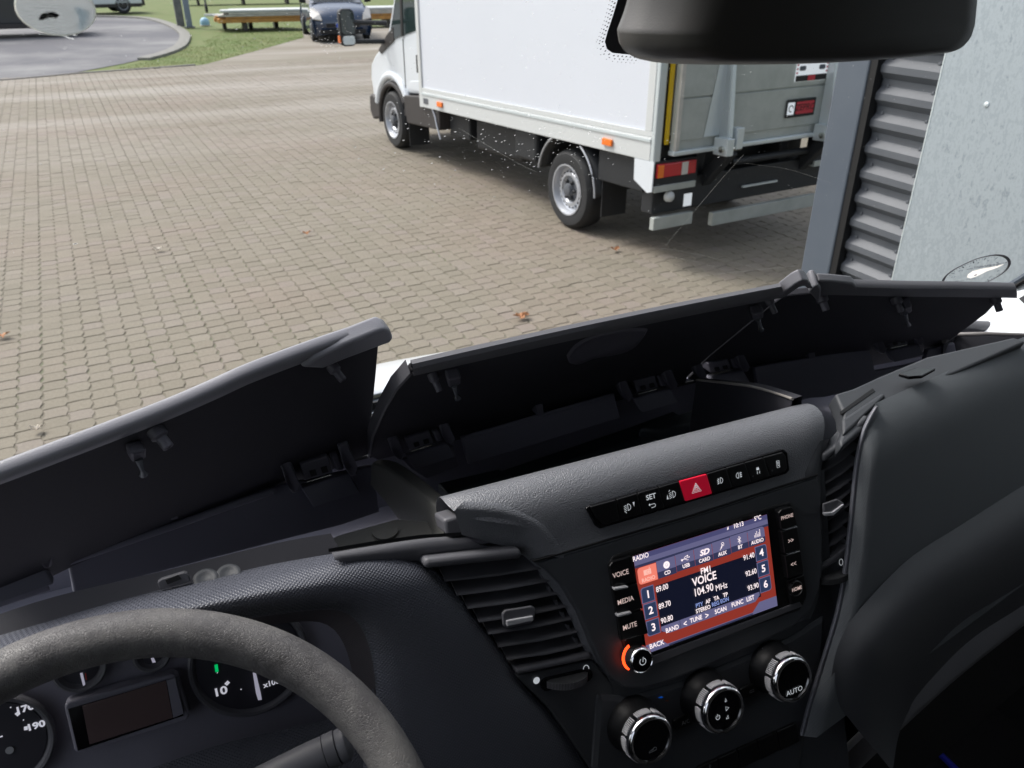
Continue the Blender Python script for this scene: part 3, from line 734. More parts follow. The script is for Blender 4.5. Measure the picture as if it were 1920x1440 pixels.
# cab
def arch(s0, r, h0, a0, a1, n=14): return [(s0 + r * cos(radians(a0 + (a1 - a0) * i / n)), h0 + r * sin(radians(a0 + (a1 - a0) * i / n))) for i in range(n + 1)]
wa = arch(4.06, .44, .50, 150, 14)
cabp = [(3.1, .90), (3.62, .88)] + [(s, h + .02) for s, h in wa] + [(4.78, .74), (4.82, 1.0), (4.78, 1.16), (4.62, 1.27), (4.42, 1.36), (4.2, 1.43), (3.72, 2.15), (3.5, 2.42), (3.3, 2.5), (3.1, 2.52)]
mk('cab_body', MB().prism([TB(s, .03, h) for s, h in cabp], trt * 1.94), m_vwhite, trk, bevel=.05, bseg=4, smooth=40)
lowp = [(2.62, .56), (3.56, .54), (3.6, .70), (3.64, .86), (3.1, .895), (2.62, .90)]
mk('lower_cladding', MB().prism([TB(s, -.02, h) for s, h in lowp], trt * .3), m_clad, trk, bevel=.015)
am = [TB(s, .02, h) for s, h in arch(4.06, .46, .50, 165, -6, 18)]
mk('arch_trim', MB().tube(am, .035, 8), m_clad, trk, smooth=60)
mk('arch_liner', MB().loft([[TB(s, .06, h) for s, h in arch(4.06, .43, .50, 178, 2, 16)], [TB(s, .5, h) for s, h in arch(4.06, .43, .50, 178, 2, 16)]]), m_black, trk, solid=.01)
bump = [(4.5, .50), (4.52, .72), (4.76, .79), (4.86, .76), (4.88, .56), (4.78, .45)]
mk('bumper', MB().prism([TB(s, .0, h) for s, h in bump], trt * 2.0), m_clad, trk, bevel=.03, bseg=3, smooth=50)
win = [(3.16, 1.66), (3.30, 1.72), (3.46, 1.73), (4.02, 1.46), (3.74, 2.06), (3.55, 2.36), (3.16, 2.38)]
win = [(3.15, 1.60), (3.3, 1.585), (4.08, 1.455), (3.72, 2.04), (3.5, 2.34), (3.15, 2.36)]
mk('side_window', MB().prism([TB(s, .02, h) for s, h in win], trt * .012), m_wglass, trk, bevel=.003)
mk('window_divider', MB().prism([TB(s, .012, h) for s, h in ((3.60, 1.53), (3.66, 1.52), (3.62, 2.2), (3.56, 2.25))], trt * .012), m_black, trk)
mk('quarter_trim', MB().prism([TB(s, .014, h) for s, h in ((3.9, 1.47), (4.36, 1.30), (4.44, 1.34), (4.14, 1.52), (3.9, 1.62))], trt * .02), m_clad, trk, bevel=.005)
sm = [TB(3.135, .022, .9), TB(3.135, .022, 2.45)]
mk('door_seam', MB().prism([TB(3.44 + .2, .024, .9), TB(3.45 + .2, .024, .9), TB(3.65, .024, 1.5), TB(3.64, .024, 1.5)], trt * .01), m_black, trk)
mk('door_handle', MB().box(TB(3.20, .015, 1.24), (.05, .04, .2), AXB), m_black, trk, bevel=.012)
mk('wheel_bulge', MB().lathe(TB(4.06, .035, .5), -trt, [(.0, .0), (.55, .0), (.58, -.01), (.62, -.03)], 40), m_vwhite, trk, smooth=50) if False else None
mk('door_swage', MB().prism([TB(s, .026, h) for s, h in ((3.15, .93), (3.6, .93), (3.5, 1.03), (3.2, 1.06))], trt * .02), m_vwhite, trk, bevel=.012, bseg=3, smooth=50)
fl = [TB(s, .028, h) for s, h in arch(4.06, .56, .50, 150, 20, 18)]
mk('arch_flare', MB().tube(fl, .05, 10, up=trt), m_vwhite, trk, smooth=70)
# mirror
mo = empty('door_mirror', (0, 0, 0), None, None)
bpy.data.objects.remove(mo)
c = TB(4.28, -.42, 1.62)
mb_ = MB().prism(rrect(c, trt, ZZ, .2, .42, .06), tf * .09)
mir = mk('door_mirror', mb_, m_chassis, trk, bevel=.02, smooth=50)
mk('mirror_glass', MB().prism(rrect(c + tf * -.012 + ZZ * .06, trt, ZZ, .165, .27, .05), tf * .008), m_wglass, mir)
mk('wide_glass', MB().prism(rrect(c + tf * -.012 + ZZ * -.14, trt, ZZ, .15, .1, .03), tf * .008), m_alub, mir)
mk('mirror_indicator', MB().box(c + trt * -.105 + ZZ * -.13 + tf * .04, (.05, .02, .08), AX), m_orange, mir)
mk('mirror_arm', MB().tube([c + tf * .05 + ZZ * .06, TB(4.12, .03, 1.66)], .03, 8), m_chassis, mir)
mk('mirror_arm', MB().tube([c + tf * .05 + ZZ * -.16, TB(4.22, .03, 1.45)], .03, 8), m_chassis, mir)
mk('cab_windscreen', MB().prism([TB(4.19, .16, 1.47), TB(4.19, 1.84, 1.47), TB(3.75, 1.76, 2.13), TB(3.75, .24, 2.13)], tf * .012 + ZZ * .006), m_wglass, trk)
mk('headlamp', MB().prism([TB(4.80, .05, .98), TB(4.80, .35, .98), TB(4.72, .35, 1.2), TB(4.6, .05, 1.24)], tf * .03), m_clearl, trk, bevel=.01)
# badges on the platform
zp = TB(-1.29, 1.37, 1.075)
lg = mk('maker_badge', MB().prism(rrect(zp, trt, ZZ, .33, .14, .01), tf * -.004), m_black, trk)
mk('badge_red', MB().prism(rrect(zp + trt * .045 + tf * -.005, trt, ZZ, .2, .095, .006), tf * -.002), mat('badge red', (.5, .02, .04), .5), lg)
mk('badge_white', MB().prism(rrect(zp + trt * -.115 + tf * -.005, trt, ZZ, .075, .095, .006), tf * -.002), m_white, lg)
txt('ZEPRO', zp + trt * .045 + tf * -.008, .072, mat('badge letters', (.09, .0, .004), .5), lg, ax=trt, ay=ZZ, bold=.001, shear=.2)
mk('badge_swirl', MB().ribbon([zp + trt * (-.115 + .024 * cos(a * .5)) + ZZ * .024 * sin(a * .5) + tf * -.0085 for a in range(0, 11)], .008, tf), m_chassis, lg)
zq = TB(-1.29, 1.43, 1.375)
l2 = mk('warning_label', MB().prism(rrect(zq, trt, ZZ, .36, .2, .01), tf * -.004), m_white, trk)
mk('label_band', MB().prism(rrect(zq + ZZ * -.075 + tf * -.005, trt, ZZ, .35, .045, .002), tf * -.002), m_black, l2)
mk('label_red', MB().prism(rrect(zq + ZZ * -.075 + trt * .0 + tf * -.008, trt, ZZ, .08, .04, .002), tf * -.002), mat('badge red'), l2)
for q in (-.11, .11): mk('label_pictogram', MB().prism(rrect(zq + ZZ * .0 + trt * q + tf * -.005, trt, ZZ, .07, .035, .012), tf * -.002), m_post, l2)
for q in range(8): mk('label_stripe', MB().prism([zq + trt * (-.175 + (q % 2) * .335) + ZZ * (-.04 + .03 * (q // 2)) + tf * -.005, zq + trt * (-.16 + (q % 2) * .335) + ZZ * (-.04 + .03 * (q // 2)) + tf * -.005, zq + trt * (-.16 + (q % 2) * .335) + ZZ * (-.025 + .03 * (q // 2)) + tf * -.005, zq + trt * (-.175 + (q % 2) * .335) + ZZ * (-.025 + .03 * (q // 2)) + tf * -.005], tf * -.002), mat('badge red'), l2)

# ================================================================== OUR OWN VAN: body, bonnet, roof, windscreen
XC = .415
van = empty('van_body', (XC, 0, -H), 'white van whose cab the view is from, its bonnet edge showing under the windscreen', 'van')
def xrow(f, x0, x1, n=24): return [f(x0 + (x1 - x0) * i / n) for i in range(n + 1)]
def cwl(x): return .17 * ((x - XC) / .95) ** 2
bon = [xrow(lambda x, a=a, z=z: (x, a - cwl(x) * 1.6, z - .05 * abs((x - XC) / .95) ** 3), XC - .93, XC + .93) for a, z in
       ((1.20, -.66), (1.30, -.69), (1.42, -.73), (1.54, -.78), (1.62, -.822), (1.67, -.87), (1.70, -1.0), (1.71, -1.3))]
mk('bonnet', MB().loft(bon), m_vwhite, van, smooth=180, solid=.003)
cow = [xrow(lambda x, a=a, z=z: (x, a - cwl(x) * 1.3, z), XC - .93, XC + .93) for a, z in
       ((1.08, -.66), (1.10, -.672), (1.12, -.668), (1.16, -.675), (1.18, -.668), (1.205, -.672))]
mk('scuttle_cover', MB().loft(cow), mat('blue grey scuttle plastic', (.06, .075, .09), .5, bump=(300, .5, .002)), van, smooth=60)
mk('wiper_arm', MB().tube([(.10, 1.10, -.640), (.25, 1.09, -.625), (.5, 1.07, -.632), (.78, 1.05, -.640)], .006, 8), m_chassis, van, smooth=60)
mk('wiper_blade', MB().tube([(.18, 1.075, -.612), (.45, 1.08, -.615), (.8, 1.02, -.612)], .004, 6), m_black, van, smooth=60)
for zz, yy in ((-.648, 1.115), (-.650, 1.135), (-.652, 1.155)):
    mk('scuttle_rib', MB().tube(xrow(lambda x: (x, yy - cwl(x) * 1.3, zz - .012), XC - .7, XC + .7), .004, 6), mat('blue grey scuttle plastic'), van)
# passenger-side wing and pillar foot, bright painted steel outside the glass
mk('wing_panel', MB().add([PX(1785, 625, 1.26), PX(1925, 628, 1.26), PX(1925, 545, 1.33), PX(1880, 556, 1.31), PX(1830, 590, 1.29)], [(0, 1, 2, 3, 4)]), m_vwhite, van, solid=.004)
mk('pillar_paint', MB().add([PX(1902, 538, 1.36), PX(1930, 522, 1.36), PX(1990, 470, 1.36), PX(1990, 560, 1.36), PX(1930, 552, 1.36)], [(0, 1, 2, 3, 4)]), m_vwhite, van, solid=.004)
mk('glass_seal', MB().tube([PX(1896, 541, 1.35), PX(1925, 524, 1.35), PX(1990, 478, 1.35)], .004, 8), m_black, van)
mk('glass_seal', MB().tube([PX(1888, 539, 1.352), PX(1925, 516, 1.352), PX(1990, 470, 1.352)], .006, 8), m_post, van)
# cab shell: roof, rear wall, doors with windows, floor
m_liner = mat('grey headliner', (.10, .10, .10), .9)
mk('roof', MB().box((XC, -.35, .50), (2.0, 1.5, .04)), [m_liner], van)
mk('roof_header', MB().prism([(XC - 1.0, .28, .33), (XC - 1.0, .40, .30), (XC - 1.0, .42, .50), (XC - 1.0, .1, .50)], (2.0, 0, 0)), m_liner, van)
mk('rear_wall', MB().box((XC, -1.1, -.5), (2.0, .04, 2.0)), mat('dark cab lining', (.03, .03, .033), .8), van)
for sg in (-1, 1):
    xx = XC + sg * .99
    mk('door_panel', MB().prism([(xx, -1.08, -1.4), (xx, 1.0, -1.4), (xx, .95, -.62), (xx, -.1, -.55), (xx, -1.08, -.55)], (sg * .04, 0, 0)), mat('dark cab lining'), van)
    mk('door_pillar', MB().prism([(xx, -1.08, -.55), (xx, -.35, -.55), (xx, -.35, .48), (xx, -1.08, .48)], (sg * .04, 0, 0)), mat('dark cab lining'), van)
    mk('window_header', MB().prism([(xx, -.35, .25), (xx, .3, .25), (xx, .2, .48), (xx, -.35, .48)], (sg * .04, 0, 0)), mat('dark cab lining'), van)
    mk('front_pillar', MB().tube([(XC + sg * .93, .88, -.62), (XC + sg * .91, .55, -.33), (XC + sg * .88, .2, .05), (XC + sg * .85, -.02, .38)], .045, 8), mat('dark cab lining'), van)
mk('cab_floor', MB().box((XC, .2, -1.42), (2.0, 2.4, .04)), m_black, van)
mk('bulkhead', MB().box((XC, 1.07, -1.05), (1.9, .03, .74)), m_black, van)

# windscreen
scr = empty('windscreen', (XC, .8, -.31), 'large dusty curved windscreen of the van, speckled and scratched, above the open lids', 'windscreen')
nx_, nz_ = 30, 12
rows = []
for j in range(nz_ + 1):
    z = -.62 + .95 * j / nz_
    rows.append([(x := XC - .90 + 1.86 * i / nx_, WSs(x) - z, z) for i in range(nx_ + 1)])
mk('glass', MB().loft(rows), m_glass, scr, smooth=180)
NW = Vector((0, .7071, .7071))
db = MB(); rd = random.Random(11)
def speck(px, py, r, el=1.0, ang=0):
    c = WS(px, py, .001); a = Vector((cos(ang), -sin(ang) * .7071, sin(ang) * .7071)); b2 = a.cross(NW)
    db.disc(c, a, b2, r * el, 6, r)
for i in range(1500):
    u = rd.random()
    if u < .45: px, py = rd.gauss(1180, 260), abs(rd.gauss(190, 150))
    elif u < .75: px, py = rd.uniform(-60, 1950), rd.uniform(-60, 520)
    elif u < .82: px, py = rd.gauss(620, 60), rd.gauss(60, 30)
    else: px, py = rd.uniform(-60, 1950), rd.uniform(300, 900)
    sz = rd.choice([.00014, .0002, .0002, .00026, .00036])
    if u < .45 and rd.random() < .25: sz *= 1.5
    speck(px, py, sz, rd.uniform(1, 1.9), rd.uniform(0, pi))
for i in range(170):                                # crusted droplets above the truck's running gear
    px, py = rd.gauss(1010, 120), rd.gauss(270, 38); speck(px, py, rd.uniform(.0004, .0008), rd.uniform(1, 1.8), rd.uniform(-.4, .9))
mk('dust_specks', db, m_dust, scr, kind='stuff')
sb = MB()
def streak(pts, w_=.0007): sb.ribbon([WS(x, y, .0014) for x, y in grid2(pts, 24)], w_, NW)
streak([(1240, 470), (1290, 410), (1345, 345), (1394, 290)], .0009)  # pale diagonal reflection in the glass, drawn as a ribbon
streak([(1440, 620), (1470, 560)], .0003)
streak([(1150, 470), (1240, 466), (1330, 482), (1430, 505)], .0006)
streak([(1190, 482), (1260, 482), (1340, 500), (1400, 520)], .0006)
streak([(1395, 306), (1480, 318), (1560, 344)], .0004)
streak([(735, 655), (900, 612), (1100, 562), (1300, 520), (1500, 498)], .0016)  # long stripe of dust and reflection on the pane, painted as a ribbon
streak([(760, 662), (950, 628), (1160, 575)], .0008)  # second painted stripe of dust and reflection
streak([(860, 240), (960, 300), (1005, 322)], .0005)
streak([(960, 380), (1040, 374), (1110, 352)], .0004)
streak([(108, 85), (118, 90), (128, 84), (142, 88)], .0005); streak([(118, 88), (121, 93), (126, 88)], .0008)
streak([(430, 8), (450, 14), (468, 22)], .0004)
mk('scratches_and_reflections', sb, m_scr, scr, kind='stuff')  # real scratches together with the painted reflection streaks
# crushed insect marks
for px, py in ((141, 457), (407, 694)):
    mk('insect_mark', MB().disc(WS(px, py, .002), Vector((1, 0, 0)), Vector((0, -.707, .707)), .0009, 8, .0005), m_black, scr)
    mk('insect_halo', MB().disc(WS(px, py, .0012), Vector((1, 0, 0)), Vector((0, -.707, .707)), .0017, 8, .0010), m_dust, scr)

# ceramic dot border round the sensor housing
fr = MB(); fd = MB()
edge = [(1168, -40), (1158, 0), (1149, 30), (1139, 60), (1134, 78), (1138, 92), (1148, 99), (1165, 101), (1190, 103)]
inner = [(1215, -40), (1205, 0), (1195, 30), (1185, 60), (1180, 78), (1182, 88), (1190, 92), (1200, 95), (1210, 98)]
fr.loft([[WS(x, y, .0016) for x, y in edge], [WS(x + 8, y - 6, .0016) for x, y in inner]])
mk('ceramic_border', fr, m_black, scr)
ep = [Vector((x, y)) for x, y in grid2(edge[:], 26)]
for row, (off, r) in enumerate(((4.5, .00075), (10, .00058), (15.5, .0004))):
    for i in range(len(ep)):
        d = (ep[min(i + 1, len(ep) - 1)] - ep[max(i - 1, 0)]).normalized(); nrm = Vector((-d.y, d.x)) * -1
        if nrm.x > 0 and i < 14: nrm = -nrm
        q = ep[i] + Vector((-abs(d.y), abs(d.x))) * off + d * (3.2 if row % 2 else 0)
        fd.disc(WS(q.x, q.y, .0016), Vector((1, 0, 0)), Vector((0, -.707, .707)), r, 8)
mk('ceramic_dots', fd, m_black, scr, kind='stuff')

# round pale sticker, upper left
sc_ = WS(105, 16, .002); sx_ = Vector((1, 0, 0)); sy_ = Vector((0, -.7071, .7071)); rS = .0166
stk = empty('round_sticker', sc_, 'pale round sticker seen from behind with a torn white crease in its middle', 'sticker')
mk('disc', MB().lathe(sc_, -NW, [(rS, 0), (rS, .0005), (rS - .0006, .0007)], 48, sx_), film('sticker back', (.62, .64, .65), 1.0), stk)
mk('rim', MB().ribbon([sc_ - NW * .0009 + (sx_ * cos(a * pi / 32) + sy_ * sin(a * pi / 32)) * (rS - .0003) for a in range(65)], .0006, NW), film('pale edge', (1, 1, .92), 1.0), stk)
m_stl = film('faint line', (.9, .95, .95), 1.0); MATS['faint line'] = m_stl; MATS['painted light blue reflection'] = film('painted light blue reflection', (.75, .9, 1), 1.0)
m_stw = film('crease white', (1, 1, 1), 1.0)
def on_st(px, py, e=.001): return WS(px, py, .002 + e * 1.4)
rr = random.Random(2)
for k in range(9):
    y0 = 6 + k * 7.2; x0 = 38 + rr.uniform(0, 12) + max(0, (k - 4) * 7)
    mk('brushed_line', MB().ribbon([on_st(x0, y0), on_st((x0 + 165) / 2, y0 + 4), on_st(168 - max(0, (k - 3) * 6), y0 + 10)], .00035, NW), mat('faint line', (.47, .52, .53), .5), stk)
mk('torn_gap', MB().add([on_st(x, y) for x, y in ((72, 37), (77, 27), (88, 22), (103, 23), (112, 29), (106, 34), (92, 33), (80, 38))], [tuple(range(8))]), m_black, stk)
for pts in (((74, 38), (85, 34), (91, 28), (94, 31), (84, 36)), ((80, 24), (88, 26), (96, 22), (90, 21)), ((92, 28), (100, 33), (103, 34), (98, 29)), ((98, 22), (108, 22), (104, 25)), ((101, 38), (107, 43), (104, 38))):
    mk('crease', MB().add([on_st(x, y, .0016) for x, y in pts], [tuple(range(len(pts)))]), m_stw, stk)
mk('painted_sheen', MB().add([on_st(x, y, .0012) for x, y in ((140, 10), (152, 11), (166, 20), (162, 34), (160, 44), (150, 56), (146, 48), (148, 34), (141, 20))], [tuple(range(9))]), mat('painted light blue reflection', (.52, .62, .72), .4), stk)  # bluish reflection on the sticker, painted as a flat patch

# parking disc clock, lower right
pcx = WS(1832, 520, .002)
def PK(px, py, e=0): return WS(px, py, .002 + e)
prk = empty('parking_dial', pcx, 'clear parking dial stuck on the glass with dark ring, tick marks and a white hand', 'parking dial')
ax1 = (PK(1892, 487) - PK(1770, 552)).normalized()
el = [(1766, 533), (1772, 520), (1786, 508), (1806, 497), (1834, 485), (1862, 479), (1880, 480), (1890, 486), (1893, 494), (1888, 505), (1874, 517), (1852, 529), (1835, 536), (1815, 543), (1790, 548), (1772, 545), (1766, 533)]
ring = [PK(*q) for q in grid2(el, 60)]
mk('ring', MB().ribbon(ring, .0042, NW), mat('dial ring grey', (.05, .05, .065), .5), prk, solid=.0006)
def inel(k, s):                                   # point on the ring shrunk towards the dial's centre
    q = grid2(el, 49)[k % 48]; c = (1829, 515); return (c[0] + (q[0] - c[0]) * s, c[1] + (q[1] - c[1]) * s)
tk = MB()
for k in range(48):
    a, b2 = inel(k, .93), inel(k, .80 if k % 4 == 0 else .88)
    tk.ribbon([PK(*a, .0004), PK(*b2, .0004)], .0016 if k % 4 == 0 else .0011, NW)
mk('tick_marks', tk, mat('dial ink', (.06, .07, .1), .6), prk, kind='stuff')
axx = (PK(1860, 505) - PK(1800, 513)); axx.normalize(); ayy = (NW * -1).cross(axx).normalized()
for k, num in ((2, '11'), (6, '12'), (10, '1'), (14, '2'), (18, '3'), (22, '4'), (26, '5'), (30, '6')):
    q = inel(k, .72); txt(num, PK(*q, .0008), .008, mat('dial ink'), prk, ax=-axx, ay=ayy)
txt('FORAELLIGT', PK(1856, 497, .0008), .0085, mat('dial ink'), prk, ax=-axx, ay=ayy)
txt('PARKERING', PK(1842, 501, .0008), .0085, mat('dial ink'), prk, ax=-axx, ay=ayy)
txt('00 15 30 45', PK(1810, 525, .0008), .0065, mat('dial ink'), prk, ax=-axx, ay=ayy)
hand = [(1813, 520), (1815, 514), (1824, 508), (1840, 504), (1862, 500), (1883, 495), (1870, 502), (1850, 509), (1832, 518), (1820, 522)]
mk('hand', MB().add([PK(*q, .0016) for q in hand], [tuple(range(len(hand)))]), film('dial hand', (.95, .90, .84), 1.0), prk)
mk('hand_pin', MB().lathe(PK(1829, 515, .004), NW * -1, [(.0024, 0), (.0024, .001), (.001, .0016)], 10), m_chrome, prk)

# sensor and mirror housing under the windscreen head
hz = lambda x, y, d: PN(x, y, Vector((0, 1, 0)), d)
hs = empty('sensor_housing', (XC, .47, .0), 'dark smooth sensor and mirror housing hanging at the head of the windscreen', 'sensor housing')
prof = [(1156, 60), (1158, 78), (1163, 93), (1180, 106), (1203, 114), (1260, 121), (1400, 121), (1520, 118), (1640, 110), (1700, 104), (1750, 96), (1776, 74), (1786, 50), (1790, 25), (1795, -60), (1796, -200), (1350, -260), (1200, -200), (1187, -60), (1174, 10)]
base = [PY(x, y, .475) for x, y in [tuple(p) for p in smooth_pts(prof + [prof[0]], 4)[:-1]]]
cc = sum(base, Vector()) / len(base)
def ring_h(s, dy, dz=0): return [cc + (q - cc) * s + Vector((0, dy, dz)) for q in base]
mk('housing_shell', MB().loft([ring_h(.70, -.050), ring_h(.79, -.046), ring_h(.87, -.034), ring_h(.94, -.018), ring_h(.985, 0), ring_h(.93, .015), ring_h(.84, .03)], True, True), mat('brown black smooth plastic', (.075, .072, .071), .42, bump=(900, .25, .0004)), hs, smooth=60)

# ================================================================== DASHBOARD
dash = empty('dashboard', (XC, .62, -.62), 'black moulded van dashboard with grained pad, open storage trays and switch row', 'dashboard')
# --- grained pad over the centre console
PF = [(.488, -.472), (.4925, -.4645), (.4985, -.449), (.504, -.436), (.512, -.4225), (.524, -.4145), (.536, -.4115), (.548, -.4155), (.556, -.425), (.56, -.45)]
NXP = 40
def padx(t, s):                                    # t along, s 0 bottom..1 back
    lk = (.262, .262, .255, .238, .190, .178, .176, .176, .176, .176)[min(9, int(round(s * 9)))]; left = lk; right = (.566, .568, .571, .577, .586, .591, .590, .586, .582, .578)[min(9, int(round(s * 9)))]
    return left + (right - left) * t
rows = []
for k, (y, z) in enumerate(PF):
    s = k / (len(PF) - 1); r = []
    for i in range(NXP + 1):
        t = i / NXP; x = padx(t, s); right_ = padx(1, s) + .001; e = min((x - .174) / .02, (right_ - x) / .03, 1); dr = (1 - max(e, 0)) ** 2
        r.append((x, y + .004 * dr * (.5 + s), z - .004 * dr))
    rows.append(r)
mk('grained_pad', MB().loft(rows), m_pad, dash, smooth=180, subd=1)
# end cap of the pad at the left, where it turns down as a rib beside the vent
lo_ = [(866, 1003), (919, 1017), (966, 1033), (994, 1052), (1022, 1087), (1060, 1140), (1091, 1209), (1110, 1243), (1140, 1268)]
hi_ = [(852, 958), (925, 962), (987, 980), (1019, 1005), (1050, 1050), (1081, 1106), (1112, 1169), (1140, 1222), (1165, 1262)]
mid_ = [(859, 982), (921, 990), (976, 1005), (1006, 1026), (1036, 1066), (1071, 1122), (1101, 1188), (1124, 1232), (1152, 1265)]
A = grid2(lo_, 30); B = grid2(mid_, 30); C = grid2(hi_, 30)
far_ = [(x + 70, y - 24) for x, y in C]
def oL(o, i): return o - .0055 * max(0, 1 - i / 10)
mk('pad_rib', MB().loft([[FA(*q, -.032) for q in A], [FA(*q, -.012) for q in A], [FA(*q, oL(-.004, i)) for i, q in enumerate(B)], [FA(*q, oL(.0012, i)) for i, q in enumerate(C)], [FA(q[0] + 6, q[1] - 7, oL(.0014, i)) for i, q in enumerate(C)], [FA(q[0] + 18, q[1] - 18, oL(-.004, i)) for i, q in enumerate(C)]]), m_pad, dash, smooth=180)
rl = [(1556, 822), (1549, 842), (1541, 872), (1539, 910), (1541, 1040), (1537, 1110), (1520, 1160)]
RA = grid2(rl, 30)
def oR(o, i): return o - .005 * max(0, 1 - i / 5)
mk('pad_rib', MB().loft([[FA(*q, -.022) for q in RA], [FA(*q, oR(-.004, i)) for i, q in enumerate(RA)], [FA(q[0] - 8, q[1] + 2, oR(.0, i)) for i, q in enumerate(RA)], [FA(q[0] - 22, q[1] + 6, oR(.0014, i)) for i, q in enumerate(RA)], [FA(q[0] - 45, q[1] + 12, oR(-.004, i)) for i, q in enumerate(RA)]]), m_face, dash, smooth=180)
# --- console face
def panel(name, pts, off, th, mt, parent, bevel=.002, n=None, closed=True, **k):
    q = pts if n is None else [tuple(p) for p in smooth_pts(list(pts) + [pts[0]], n)[:-1]]
    return mk(name, MB().prism([FA(x, y, off) for x, y in q], -NF * th), mt, parent, bevel=bevel, **k)
panel('console_back', [(1030, 1062), (1545, 880), (1560, 1100), (1600, 1520), (1180, 1560), (1150, 1290), (1110, 1210), (1075, 1130)], -.006, .05, m_face, dash, 0)
bez = [(1001, 1056), (1100, 1028), (1300, 968), (1534, 893), (1541, 930), (1543, 1000), (1543, 1060), (1538, 1105), (1522, 1145), (1490, 1175), (1440, 1200), (1340, 1244), (1250, 1281), (1205, 1293), (1170, 1290), (1140, 1268), (1112, 1215), (1085, 1150), (1055, 1100), (1025, 1070)]
panel('radio_surround', bez, .0015, .02, m_face, dash, .003, bseg=3)
panel('seam_groove', [(1001, 1052), (1300, 965), (1534, 889), (1534, 892), (1300, 968), (1001, 1055)], .0022, .004, m_black, dash, 0)
# climate area, slightly recessed, running down
panel('climate_surround', [(1120, 1300), (1180, 1305), (1300, 1270), (1480, 1195), (1550, 1150), (1545, 1260), (1520, 1330), (1500, 1460), (1480, 1560), (1190, 1620), (1110, 1440)], -.003, .02, m_face, dash, .006)
tl = grid2([(1520, 1320), (1540, 1180), (1580, 1090), (1600, 980), (1608, 880), (1622, 800), (1648, 758)], 2)

# --- row of rocker switches
sw = empty('switch_row', FA(1290, 910, .002), 'row of eight black dashboard switches with a red hazard button in the middle', 'switch panel')
sT = [(1102, 951), (1156, 936), (1196, 924), (1235, 913), (1274, 902), (1326, 888), (1362, 877), (1397, 867), (1432, 857), (1473, 846)]
sB = [(1126, 988), (1163, 977), (1205, 965), (1247, 953), (1286, 941), (1337, 926), (1374, 915), (1410, 905), (1445, 894), (1478, 884)]
fr_ = [(1099, 953), (1106, 948), (1470, 842), (1477, 848), (1481, 882), (1474, 889), (1125, 992), (1117, 986)]
panel('switch_frame', fr_, .0022, .004, m_gloss, sw, .0012)
for i in range(9):
    a, b_, c_, d_ = sT[i], sT[i + 1], sB[i + 1], sB[i]
    q = [FA(*p, .0045) for p in (a, b_, c_, d_)]; cen = sum(q, Vector()) / 4
    q = [cen + (v - cen) * .975 + (v - cen).normalized() * -.0002 for v in q]
    if i == 0: q = [q[0] + (q[1] - q[0]) * .08, q[1], q[2], q[3] + (q[2] - q[3]) * .2, q[3] * .55 + q[0] * .45 + XF * .001]
    if i == 8: q = [q[0], q[1] - XF * .003, q[1] + (q[2] - q[1]) * .2, q[2] - (q[2] - q[1]) * .15, q[2] - XF * .004, q[3]]
    mk('switch', MB().prism(q, -NF * .004), m_red if i == 4 else m_btn, sw, bevel=.0008, label='red hazard warning switch' if i == 4 else None)
SWC = [tuple((sT[i][k] + sT[i + 1][k] + sB[i][k] + sB[i + 1][k]) / 4 for k in (0, 1)) for i in range(9)]
def icon(parent, c, strokes, mt, s=1.0, w_=.00055, off=.0052, name='symbol', fills=()):
    """strokes in millimetres about C on the console face; w_ line width"""
    c = FA(*c, off); b = MB()
    for st in strokes:
        b.ribbon([c + XF * x * .001 * s + VF * y * .001 * s for x, y in st], w_, NF)
    for fl_ in fills: b.add([c + XF * x * .001 * s + VF * y * .001 * s for x, y in fl_], [tuple(range(len(fl_)))])
    return mk(name, b, mt, parent)
def arcp(cx, cy, r, a0, a1, n=12): return [(cx + r * cos(radians(a0 + (a1 - a0) * i / n)), cy + r * sin(radians(a0 + (a1 - a0) * i / n))) for i in range(n + 1)]
lampD = [[(-1, -3), (-1, 3)], [(-1, 3)] + arcp(-1, 0, 3, 90, -90) + [(-1, -3)]]
lampDl = [[(x * -1 - 0, y) for x, y in st] for st in lampD]
beam = [[(-2.2, y), (-5, y - .8)] for y in (2.4, .8, -.8, -2.4)]
def shift(ss, dx, dy=0): return [[(x + dx, y + dy) for x, y in st] for st in ss]
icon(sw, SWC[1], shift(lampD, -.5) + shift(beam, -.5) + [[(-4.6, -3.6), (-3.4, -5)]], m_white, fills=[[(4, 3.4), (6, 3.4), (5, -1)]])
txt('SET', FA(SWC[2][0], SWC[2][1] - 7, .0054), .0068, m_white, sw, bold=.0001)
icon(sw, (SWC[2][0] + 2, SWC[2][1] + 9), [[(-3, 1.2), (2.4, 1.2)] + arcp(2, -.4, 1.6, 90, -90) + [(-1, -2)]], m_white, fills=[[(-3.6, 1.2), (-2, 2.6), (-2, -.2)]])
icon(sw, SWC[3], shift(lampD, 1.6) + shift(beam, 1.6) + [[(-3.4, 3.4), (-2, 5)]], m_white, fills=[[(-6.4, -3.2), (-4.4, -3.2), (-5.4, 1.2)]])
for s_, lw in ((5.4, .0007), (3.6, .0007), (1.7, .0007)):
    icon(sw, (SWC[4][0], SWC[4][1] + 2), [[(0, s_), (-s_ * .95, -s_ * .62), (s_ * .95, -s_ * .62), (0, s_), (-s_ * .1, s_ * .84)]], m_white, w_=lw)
icon(sw, SWC[5], shift(lampD, 1.8) + [[(-.4, y), (-3.4, y - .9)] for y in (2, 0, -2)] + [[(-2, 3.2), (-1.4, 1.6), (-2.4, 0), (-1.6, -1.6), (-2.4, -3.2)]], m_white, s=.9)
